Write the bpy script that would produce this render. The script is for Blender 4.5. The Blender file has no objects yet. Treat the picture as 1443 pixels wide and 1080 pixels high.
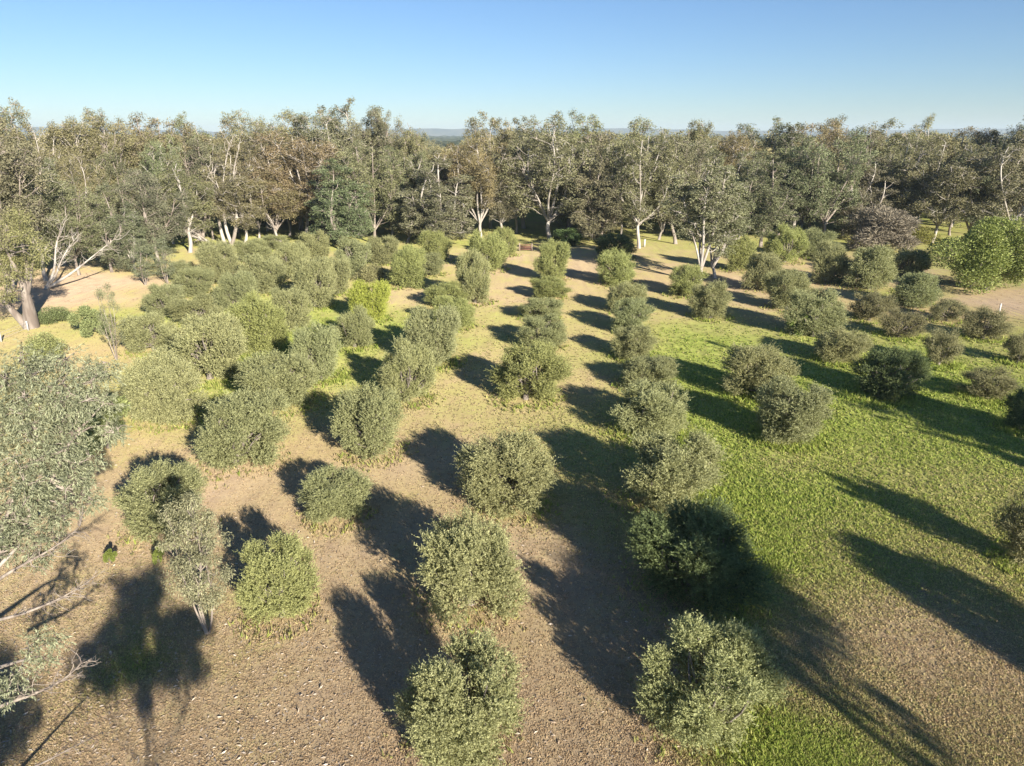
import bpy, math, random
import numpy as np
from mathutils import Vector, noise

# ------------------------------------------------------------------ camera numbers
H = 22.0                       # drone height above the paddock
F = 1000.0                     # focal length in photo pixels (1443 wide)
PITCH = math.atan(349 / F)     # downward tilt
CP, SP = math.cos(PITCH), math.sin(PITCH)
SUN_EL = math.radians(19.0)
SUN_AZ = (0.51, -0.86)         # horizontal direction towards the sun (x right, y away from the drone)

def ground(px, py, z=0.0):
    """world x, y of the point seen at a photo pixel on height z"""
    u, v = (px - 721.5) / F, (py - 540) / F
    d = (H - z) / (SP + v * CP)
    return u * d, d * (CP - v * SP)

def depth_of(y, z=0.0):
    return y * CP + (H - z) * SP

def height_at(py, y):
    """height of the point that is seen in photo line py when it stands y metres away"""
    v = (py - 540) / F
    return H - y * (SP + v * CP) / (CP - v * SP)

def at(px, py, y):
    """point on the pixel ray at distance y"""
    u, v = (px - 721.5) / F, (py - 540) / F
    d = y / (CP - v * SP)
    return np.array([u * d, y, H - d * (SP + v * CP)])

scene = bpy.context.scene
C = scene.collection

# ------------------------------------------------------------------ materials
def newmat(name):
    m = bpy.data.materials.new(name); m.use_nodes = True
    nt = m.node_tree; nt.nodes.clear()
    out = nt.nodes.new('ShaderNodeOutputMaterial')
    return m, nt, out

def N(nt, t, **kw):
    n = nt.nodes.new(t)
    for k, v in kw.items(): setattr(n, k, v)
    return n

def mixc(nt, a, b, fac, mode='MIX'):
    n = N(nt, 'ShaderNodeMix', data_type='RGBA', blend_type=mode)
    for sock, val in ((n.inputs[6], a), (n.inputs[7], b), (n.inputs[0], fac)):
        if isinstance(val, (tuple, list)): sock.default_value = (*val, 1) if len(val) == 3 else val
        elif isinstance(val, (int, float)): sock.default_value = val
        else: nt.links.new(val, sock)
    return n.outputs[2]

def math_(nt, op, a, b=0.0, c=None, clamp=False):
    n = N(nt, 'ShaderNodeMath', operation=op, use_clamp=clamp)
    for i, v in enumerate((a, b, c)):
        if v is None: continue
        if isinstance(v, (int, float)): n.inputs[i].default_value = v
        else: nt.links.new(v, n.inputs[i])
    return n.outputs[0]

def maprange(nt, v, a, b, c, d):
    n = N(nt, 'ShaderNodeMapRange')
    nt.links.new(v, n.inputs[0])
    for i, x in enumerate((a, b, c, d)): n.inputs[i + 1].default_value = x
    return n.outputs[0]

def leaf_mat(name, dark, light, trans=0.25, use_obj=True, rough=0.6, spec=0.25):
    """leaf: colour runs from dark to light with the per-leaf tint, times the object's own colour"""
    m, nt, out = newmat(name)
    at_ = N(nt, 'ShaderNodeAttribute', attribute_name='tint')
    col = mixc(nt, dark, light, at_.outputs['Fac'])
    if use_obj:
        oi = N(nt, 'ShaderNodeObjectInfo')
        col = mixc(nt, col, oi.outputs['Color'], 1.0, 'MULTIPLY')
    p = N(nt, 'ShaderNodeBsdfPrincipled')
    p.inputs['Roughness'].default_value = rough
    p.inputs['Specular IOR Level'].default_value = spec
    nt.links.new(col, p.inputs['Base Color'])
    t = N(nt, 'ShaderNodeBsdfTranslucent')
    tc = mixc(nt, col, (1.0, 1.0, 0.55), 1.0, 'MULTIPLY')
    nt.links.new(tc, t.inputs['Color'])
    mx = N(nt, 'ShaderNodeMixShader'); mx.inputs[0].default_value = trans
    nt.links.new(p.outputs[0], mx.inputs[1]); nt.links.new(t.outputs[0], mx.inputs[2])
    nt.links.new(mx.outputs[0], out.inputs[0])
    return m

def bark_mat(name, a, b, scale=3.0, stretch=0.25, rough=0.9):
    m, nt, out = newmat(name)
    tc = N(nt, 'ShaderNodeTexCoord'); mp = N(nt, 'ShaderNodeMapping')
    mp.inputs['Scale'].default_value = (1, 1, stretch)
    nt.links.new(tc.outputs['Object'], mp.inputs[0])
    nz = N(nt, 'ShaderNodeTexNoise'); nz.inputs['Scale'].default_value = scale; nz.inputs['Detail'].default_value = 6
    nt.links.new(mp.outputs[0], nz.inputs[0])
    f = maprange(nt, nz.outputs[0], 0.38, 0.62, 0, 1)
    col = mixc(nt, a, b, f)
    p = N(nt, 'ShaderNodeBsdfPrincipled'); p.inputs['Roughness'].default_value = rough
    nt.links.new(col, p.inputs['Base Color'])
    bp = N(nt, 'ShaderNodeBump'); bp.inputs['Strength'].default_value = 0.6; bp.inputs['Distance'].default_value = 0.05
    nt.links.new(nz.outputs[0], bp.inputs['Height']); nt.links.new(bp.outputs[0], p.inputs['Normal'])
    nt.links.new(p.outputs[0], out.inputs[0])
    return m

M_OLIVE = leaf_mat('olive_leaf', (0.14, 0.148, 0.060), (0.56, 0.56, 0.275), 0.22)
M_GUM = leaf_mat('gum_leaf', (0.10, 0.102, 0.058), (0.44, 0.425, 0.26), 0.18)
M_BROAD = leaf_mat('broad_leaf', (0.16, 0.20, 0.05), (0.46, 0.51, 0.17), 0.3)
M_TWIG = leaf_mat('bare_twig', (0.19, 0.165, 0.13), (0.36, 0.315, 0.26), 0.0, rough=0.9)
M_GUMBARK = bark_mat('gum_bark', (0.42, 0.36, 0.30), (0.20, 0.16, 0.13), 1.6, 0.2)
M_PALEBARK = bark_mat('pale_gum_bark', (0.58, 0.53, 0.46), (0.33, 0.28, 0.23), 1.4, 0.15)
M_DARKBARK = bark_mat('dark_bark', (0.22, 0.18, 0.15), (0.10, 0.08, 0.065), 4.0, 0.3)
M_OLIVEBARK = bark_mat('olive_bark', (0.30, 0.26, 0.22), (0.16, 0.13, 0.11), 6.0, 0.4)
M_DEADWOOD = bark_mat('dead_wood', (0.38, 0.32, 0.26), (0.20, 0.16, 0.13), 5.0, 0.3)
M_FENCEWOOD = bark_mat('fence_wood', (0.42, 0.33, 0.25), (0.25, 0.18, 0.14), 6.0, 0.5)
M_GATEWOOD = bark_mat('gate_wood', (0.27, 0.12, 0.08), (0.17, 0.08, 0.06), 6.0, 0.5)
M_POST = bark_mat('white_post', (0.75, 0.72, 0.68), (0.55, 0.52, 0.48), 6.0, 0.5)

# ------------------------------------------------------------------ mesh building
def build_mesh(name, V, Q, mat, tint=None, tris=None, smooth=False, col=None):
    V = np.asarray(V, dtype=np.float32); Q = np.asarray(Q, dtype=np.int32).reshape(-1, 4)
    me = bpy.data.meshes.new(name)
    nt_ = 0 if tris is None else len(tris)
    me.vertices.add(len(V)); me.vertices.foreach_set('co', V.ravel())
    nl = len(Q) * 4 + nt_ * 3
    me.loops.add(nl); me.polygons.add(len(Q) + nt_)
    li = Q.ravel()
    ls = np.arange(len(Q), dtype=np.int32) * 4
    lt = np.full(len(Q), 4, dtype=np.int32)
    if nt_:
        tr = np.asarray(tris, dtype=np.int32)
        li = np.concatenate([li, tr.ravel()])
        ls = np.concatenate([ls, len(Q) * 4 + np.arange(nt_, dtype=np.int32) * 3])
        lt = np.concatenate([lt, np.full(nt_, 3, dtype=np.int32)])
    me.loops.foreach_set('vertex_index', li.astype(np.int32))
    me.polygons.foreach_set('loop_start', ls.astype(np.int32))
    me.polygons.foreach_set('loop_total', lt)
    if smooth: me.polygons.foreach_set('use_smooth', np.ones(len(ls), dtype=bool))
    if tint is not None:
        a = me.attributes.new('tint', 'FLOAT', 'FACE'); a.data.foreach_set('value', np.asarray(tint, dtype=np.float32))
    if col is not None:
        a = me.attributes.new('bladecol', 'FLOAT_COLOR', 'FACE'); a.data.foreach_set('color', np.asarray(col, dtype=np.float32).ravel())
    me.update(calc_edges=True)
    if mat is not None: me.materials.append(mat)
    return me

class Tubes:
    def __init__(s): s.V = []; s.Q = []; s.n = 0
    def add(s, pts, rad, sides=7):
        pts = np.asarray(pts, float); rad = np.asarray(rad, float)
        d = np.gradient(pts, axis=0); d /= np.linalg.norm(d, axis=1)[:, None] + 1e-9
        ref = np.array([0.31, 0.95, 0.05]) if abs(d[0][2]) > 0.6 else np.array([0.05, 0.1, 1.0])
        a = np.cross(d, ref); a /= np.linalg.norm(a, axis=1)[:, None] + 1e-9
        b = np.cross(d, a)
        th = np.linspace(0, 2 * math.pi, sides, endpoint=False)
        ring = pts[:, None, :] + rad[:, None, None] * (np.cos(th)[None, :, None] * a[:, None, :] + np.sin(th)[None, :, None] * b[:, None, :])
        k = len(pts)
        s.V.append(ring.reshape(-1, 3))
        i = np.arange(k - 1)[:, None] * sides; j = np.arange(sides)[None, :]; j2 = (j + 1) % sides
        s.Q.append((np.stack([i + j, i + j2, i + sides + j2, i + sides + j], -1).reshape(-1, 4)) + s.n)
        s.n += k * sides
    def mesh(s, name, mat): return build_mesh(name, np.concatenate(s.V), np.concatenate(s.Q), mat, smooth=True)

def unit(v): return v / (np.linalg.norm(v, axis=-1, keepdims=True) + 1e-9)

def leaves(base, direc, length, width, rng, curl=0.15):
    """a pointed folded leaf blade for every base point"""
    n = len(base); d = unit(direc)
    r = unit(rng.normal(size=(n, 3))); side = unit(np.cross(d, r)); nrm = np.cross(d, side)
    L = length[:, None]; W = width[:, None]
    mid = base + d * L * 0.45 + nrm * L * curl * 0.4
    V = np.stack([base, mid + side * W * 0.5, base + d * L - nrm * L * curl * 0.3, mid - side * W * 0.5], 1).reshape(-1, 3)
    Q = np.arange(n * 4).reshape(-1, 4)
    return V, Q

def curve(p0, p1, rng, bend=0.12, n=6, sag=0.0):
    p0 = np.asarray(p0, float); p1 = np.asarray(p1, float); L = np.linalg.norm(p1 - p0)
    t = np.linspace(0, 1, n)[:, None]
    w = rng.normal(size=3) * bend * L; w2 = rng.normal(size=3) * bend * L * 0.5
    return p0 + (p1 - p0) * t + np.sin(math.pi * t) * w + np.sin(2 * math.pi * t) * w2 + np.array([0, 0, sag * L]) * np.sin(math.pi * t)

# ---- olive: unit crown about 5 m wide and 4.6 m tall, leafy down to the grass
def olive_meshes(seed, nspr=4800, k=16, leafL=0.080, loose=0.0, openb=0.0):
    rng = np.random.default_rng(seed)
    R = 2.05; HT = 4.5
    skew = rng.normal(size=2) * 0.35
    lob = [(np.array([skew[0] * .4, skew[1] * .4, HT * 0.50]), 1.25)]
    nl = 24
    for i in range(nl):
        a = i * 2.4 + rng.normal() * 0.45
        z = (0.13 + 0.76 * ((i + 0.5) / nl)) * HT
        f = z / HT
        prof = (0.62 + 0.95 * f) if f < 0.4 else math.sqrt(max(0.04, 1 - ((f - 0.4) / 0.66) ** 2))
        rr = R * min(1, prof) * rng.uniform(0.34, 0.92)
        if rng.random() < 0.16 + loose: rr *= 1.25
        rad = rng.uniform(0.38, 0.82) * (0.8 if f > 0.75 else 1.0)
        lob.append((np.array([math.cos(a) * rr + skew[0] * f, math.sin(a) * rr + skew[1] * f, max(z, rad * 0.75 + openb)]), rad))
    for i in range(9):      # tufts that stand out of the outline
        a = rng.uniform(0, 6.28); f = rng.uniform(0.45, 0.95); rr = R * math.sqrt(1 - ((f - .4) / .66) ** 2) * 0.95
        lob.append((np.array([math.cos(a) * rr + skew[0] * f, math.sin(a) * rr + skew[1] * f, f * HT]), rng.uniform(.22, .5)))
    Cn = np.array([l[0] for l in lob]); Rn = np.array([l[1] for l in lob])
    # sprig bases over the union of the lobes
    wgt = Rn ** 2; wgt[0] *= 0.2; wgt /= wgt.sum()
    which = rng.choice(len(lob), nspr * 4, p=wgt)
    dirs = unit(rng.normal(size=(nspr * 4, 3)))
    P = Cn[which] + dirs * Rn[which][:, None] * rng.uniform(0.72, 1.0, (nspr * 4, 1))
    dist = np.linalg.norm(P[:, None] - Cn[None], axis=2) / Rn[None]
    keep = ((dist < 0.80).sum(1) == 0) & (P[:, 2] > 0.10)
    idx = np.where(keep)[0][:nspr]
    P, dirs = P[idx], dirs[idx]; n = len(P)
    out = unit(P - np.array([0, 0, HT * 0.38]))
    sd = unit(dirs * 0.55 + out * 0.5 + np.array([0, 0, 0.55]) + rng.normal(size=(n, 3)) * 0.32)
    sl = rng.uniform(0.20, 0.44, n) * (1 + (rng.random(n) < 0.10) * 0.9)
    # leaves along each sprig
    t = (np.arange(k) + 0.5) / k
    bend = rng.normal(size=(n, 3)) * 0.10
    base = P[:, None] + sd[:, None] * (sl[:, None] * t[None])[..., None] + bend[:, None] * (t ** 2)[None, :, None]
    ld = unit(sd[:, None] * 0.75 + rng.normal(size=(n, k, 3)) * 0.55)
    B = base.reshape(-1, 3); D = ld.reshape(-1, 3)
    L = rng.uniform(0.75, 1.3, len(B)) * leafL * 1.1
    V1, Q1 = leaves(B, D, L, L * 0.36, rng)
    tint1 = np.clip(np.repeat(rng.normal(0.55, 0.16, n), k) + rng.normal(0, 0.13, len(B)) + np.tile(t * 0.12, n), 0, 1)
    # inner leaf mass
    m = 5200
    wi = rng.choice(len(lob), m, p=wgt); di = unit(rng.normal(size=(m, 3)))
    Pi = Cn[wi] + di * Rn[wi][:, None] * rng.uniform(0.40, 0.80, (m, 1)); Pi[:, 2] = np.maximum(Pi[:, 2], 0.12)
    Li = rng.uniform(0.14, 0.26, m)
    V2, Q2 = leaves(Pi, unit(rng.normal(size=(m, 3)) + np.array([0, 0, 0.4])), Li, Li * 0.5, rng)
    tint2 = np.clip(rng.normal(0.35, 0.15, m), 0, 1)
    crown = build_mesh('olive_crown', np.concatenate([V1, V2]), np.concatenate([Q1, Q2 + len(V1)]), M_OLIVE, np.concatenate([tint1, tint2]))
    tb = Tubes()
    top = np.array([rng.normal() * 0.1, rng.normal() * 0.1, 0.75])
    tb.add(np.array([[0, 0, -0.12], [0.02, 0.01, 0.1], top * [0.5, 0.5, 0.55], top]), [0.30, 0.21, 0.17, 0.16], 9)
    for c, r in lob[1:]:
        tb.add(curve(top - np.array([0, 0, rng.uniform(0, 0.3)]), c, rng, 0.08), np.linspace(0.085, 0.02, 6), 5)
    return crown, tb.mesh('olive_trunk', M_OLIVEBARK)

# ---- gum: trunk forks into limbs, foliage hangs in separate clumps
def gum_meshes(seed, kind, bark, leaf=0.265, cards=640, mat=None):
    rng = np.random.default_rng(seed)
    HT = 25.0
    P = dict(tall=(0.15, 5.0, 112, 1.8), dense=(0.06, 4.2, 120, 1.45), spread=(0.14, 6.4, 140, 1.9), slim=(0.18, 3.6, 70, 1.4), high=(0.30, 4.6, 84, 1.8), shade=(0.60, 4.2, 130, 1.7), puff=(0.83, 4.2, 60, 1.3), streak=(0.66, 4.0, 18, 1.2))[kind]
    z0, R, nc, cr = P
    z0 *= HT
    tb = Tubes()
    lean = rng.normal(size=2) * 0.05
    fk = rng.uniform(0.13, 0.24) * HT; rb = 0.26 if kind != 'slim' else 0.20
    if kind == 'slim': fk = 0.10 * HT
    if kind in ('shade', 'puff'): fk = 0.62 * HT; rb = 0.12 if kind == 'shade' else 0.05
    if kind == 'dense': rb = 0.22
    fork = np.array([lean[0] * fk, lean[1] * fk, fk])
    tr = curve([0, 0, -0.3], fork, rng, 0.02, 6)
    tb.add(tr, np.array([1.35, 1.05, 0.95, 0.88, 0.82, 0.78]) * rb, 10)
    limbs = []; cl = []
    nsub = dict(tall=7, dense=7, spread=10, slim=5, high=6, shade=7, streak=4, puff=9)[kind]
    per = max(4, nc // nsub)
    for i in range(nsub):
        a = i * 2.4 + rng.uniform(-0.5, 0.5)
        rr = R * (0.10 if i == 0 else rng.uniform(0.40, 0.78))
        top = HT * (0.955 if i == 0 else rng.uniform(0.74, 0.985) - 0.08 * rr / R)
        bot = z0 + (top - z0) * (0.35 if i == 0 else rng.uniform(0.0, 0.40))
        if kind == 'dense': bot = z0 + (top - z0) * rng.uniform(0, .15); top = HT * (.965 if i == 0 else 1 - .55 * rr / R + rng.uniform(-.08, .03))
        sub_r = R * rng.uniform(0.30, 0.46)
        ax = np.array([math.cos(a) * rr, math.sin(a) * rr])
        n = 11
        end = np.array([*ax, top - cr * .5]); st = fork - np.array([0, 0, rng.uniform(0, 0.18) * fk])
        c = curve(st, end, rng, 0.035 if kind != 'slim' else 0.012, n); t = np.linspace(0, 1, n)[:, None]
        c[:, :2] += ax[None] * (0.30 if kind != 'slim' else 0.12) * np.sin(math.pi * t)
        lr = rb * (0.52 if i < 4 else 0.36)
        tb.add(c, lr * (1 - t[:, 0]) ** 0.8 + (0.035 if kind != 'puff' else 0.012), 7); limbs.append((c, lr))
        k = 0; tries = 0
        while k < per and tries < 400:
            tries += 1
            f = rng.random(); z = bot + (top - bot) * f
            w = sub_r * math.sin(math.pi * min(1, .22 + .60 * f)) ** .7
            q = rng.uniform(0, 6.28); u = math.sqrt(rng.random())
            cc = np.array([ax[0] * (0.75 + .35 * f) + math.cos(q) * w * u, ax[1] * (0.75 + .35 * f) + math.sin(q) * w * u, z])
            r_ = cr * rng.uniform(0.55, 0.95) * (1 - .18 * f)
            if all(np.linalg.norm(cc - p) > 0.50 * (r_ + s_) for p, s_ in cl): cl.append((cc, r_)); k += 1
    nodes = np.concatenate([c for c, _ in limbs]); nrad = np.concatenate([np.linspace(r, 0.05, len(c)) for c, r in limbs])
    VV, QQ, TT = [], [], []; off = 0
    for c, r in cl:
        low = nodes[:, 2] < c[2] + 1.0
        dd = np.linalg.norm(nodes - c, axis=1) + np.where(low, 0, 50) + 1.3 * np.abs(c[2] - nodes[:, 2] - 2.2)
        j = int(dd.argmin()); st = nodes[j]
        tb.add(curve(st, c + np.array([0, 0, r * 0.2]), rng, 0.07, 7, -0.03), np.linspace(min(nrad[j] * 0.5, 0.10) + 0.015, 0.03, 7), 5)
        for q in range(5):
            e = c + unit(rng.normal(size=3) + np.array([0, 0, 0.4])) * r * 0.9
            tb.add(curve(c, e, rng, 0.08, 4), np.linspace(0.05, 0.012, 4), 4)
        # sub puffs inside a clump give an uneven edge
        npf = 7
        pf = c + unit(rng.normal(size=(npf, 3)) + [0, 0, 0.25]) * (r * rng.uniform(0.35, 0.85, (npf, 1))) * [0.95, 0.95, 1.15]
        pr = r * rng.uniform(0.34, 0.58, npf)
        n = int(cards * (r / cr) ** 2)
        w = rng.integers(0, npf, n)
        u = unit(rng.normal(size=(n, 3)) + [0, 0, 0.2])
        B = pf[w] + u * pr[w][:, None] * rng.uniform(0.45, 1.15, (n, 1)) * [.85, .85, 1.25]
        D = unit(u * 0.45 + rng.normal(size=(n, 3)) * 0.55 + [0, 0, -0.55])
        L = rng.uniform(0.65, 1.35, n) * leaf
        v, qd = leaves(B, D, L, L * 0.42, rng)
        VV.append(v); QQ.append(qd + off); off += len(v)
        TT.append(np.clip(rng.normal(0.5, 0.12) + rng.normal(0, 0.13, n), 0, 1))
    crown = build_mesh('gum_crown', np.concatenate(VV), np.concatenate(QQ), mat or M_GUM, np.concatenate(TT))
    return crown, tb.mesh('gum_trunk', bark)

# ---- round leafy tree and small bushes
def bush_meshes(seed, R, HT, n, leaf, mat, lobes=14, sparse=False, z_low=0.15):
    rng = np.random.default_rng(seed)
    Cn, Rn = [], []
    for i in range(lobes):
        a = i * 2.4 + rng.normal() * 0.3; f = (i + 0.5) / lobes
        z = HT * (z_low + (0.88 - z_low) * f); prof = math.sqrt(max(0.03, 1 - ((f - 0.36) / 0.68) ** 2))
        rr = R * prof * rng.uniform(0.3, 0.85); Cn.append([math.cos(a) * rr, math.sin(a) * rr, z]); Rn.append(R * rng.uniform(0.28, 0.46))
    Cn = np.array(Cn); Rn = np.array(Rn)
    w = rng.integers(0, lobes, n); u = unit(rng.normal(size=(n, 3)) + [0, 0, 0.15])
    B = Cn[w] + u * Rn[w][:, None] * (rng.random((n, 1)) ** 0.4)
    B[:, 2] = np.maximum(B[:, 2], 0.05)
    D = unit(u * 0.7 + rng.normal(size=(n, 3)) * 0.6 + [0, 0, 0.3])
    L = rng.uniform(0.7, 1.3, n) * leaf
    V, Q = leaves(B, D, L, L * (0.14 if sparse else 0.5), rng)
    crown = build_mesh('leafy_crown', V, Q, mat, np.clip(rng.normal(0.5, 0.2, n) + (rng.random(lobes)[w] - 0.5) * 0.3, 0, 1))
    tb = Tubes(); top = np.array([0, 0, HT * 0.22])
    tb.add(np.array([[0, 0, -0.15], top * 0.5, top]), [R * 0.09, R * 0.065, R * 0.06], 8)
    for c in Cn:
        tb.add(curve(top * rng.uniform(0.7, 1), c, rng, 0.07), np.linspace(R * 0.035, R * 0.008, 6), 5)
        for q in range(3): tb.add(curve(c, c + unit(rng.normal(size=3) + [0, 0, .3]) * R * 0.35, rng, .08, 4), np.linspace(R * 0.01, R * 0.003, 4), 4)
    return crown, tb.mesh('leafy_trunk', M_DARKBARK)

OLIVES = [olive_meshes(11 + i, loose=(0.1 if i % 3 == 0 else 0)) for i in range(9)]
THIN = [olive_meshes(71 + i, nspr=2600, k=12, loose=0.35, openb=0.35) for i in range(4)]
GUMS = {k: [gum_meshes(s, k, b) for s, b in lst] for k, lst in dict(
    tall=[(1, M_GUMBARK), (2, M_PALEBARK), (3, M_GUMBARK), (4, M_PALEBARK), (21, M_PALEBARK)],
    dense=[(5, M_GUMBARK), (6, M_GUMBARK), (7, M_PALEBARK)],
    spread=[(8, M_PALEBARK), (9, M_GUMBARK), (10, M_PALEBARK)],
    slim=[(12, M_PALEBARK), (13, M_PALEBARK), (22, M_GUMBARK)],
    high=[(14, M_GUMBARK), (15, M_PALEBARK)], shade=[(16, M_GUMBARK)], puff=[(18, M_GUMBARK)], streak=[(17, M_GUMBARK)]).items()}
BASEH = dict(olive=4.75, thin=4.75, gum=25.0)

def dims(me):
    v = np.empty(len(me.vertices) * 3, dtype=np.float32); me.vertices.foreach_get('co', v); v = v.reshape(-1, 3)
    lo, hi = np.percentile(v, 1.0, axis=0), np.percentile(v, 99.0, axis=0)
    return (hi[0] - lo[0] + hi[1] - lo[1]) / 2, np.percentile(v[:, 2], 99.7)
DIM = {}
def dim(meshes):
    k = meshes[0].name
    if k not in DIM: DIM[k] = dims(meshes[0])
    return DIM[k]
# ------------------------------------------------------------------ things
def link(name, me, parent=None, color=None):
    o = bpy.data.objects.new(name, me); C.objects.link(o)
    if parent is not None: o.parent = parent
    if color is not None: o.color = (*color, 1)
    return o

def root(name, label, cat, loc, rz=0.0, group=None, scale=None):
    o = bpy.data.objects.new(name, None); C.objects.link(o)
    o.location = loc; o.rotation_euler = (0, 0, rz); o.empty_display_size = 0.5
    if scale is not None: o.scale = scale
    o['label'] = label; o['category'] = cat
    if group: o['group'] = group
    return o

def structure(o): o['kind'] = 'structure'; return o

def tree(name, label, cat, loc, meshes, rz, scale, color, group=None, tilt=None):
    r = root(name, label, cat, loc, rz, group, scale)
    if tilt: r.rotation_euler = (tilt[0], tilt[1], rz)
    link('crown', meshes[0], r, color); link('trunk', meshes[1], r)
    return r

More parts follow.
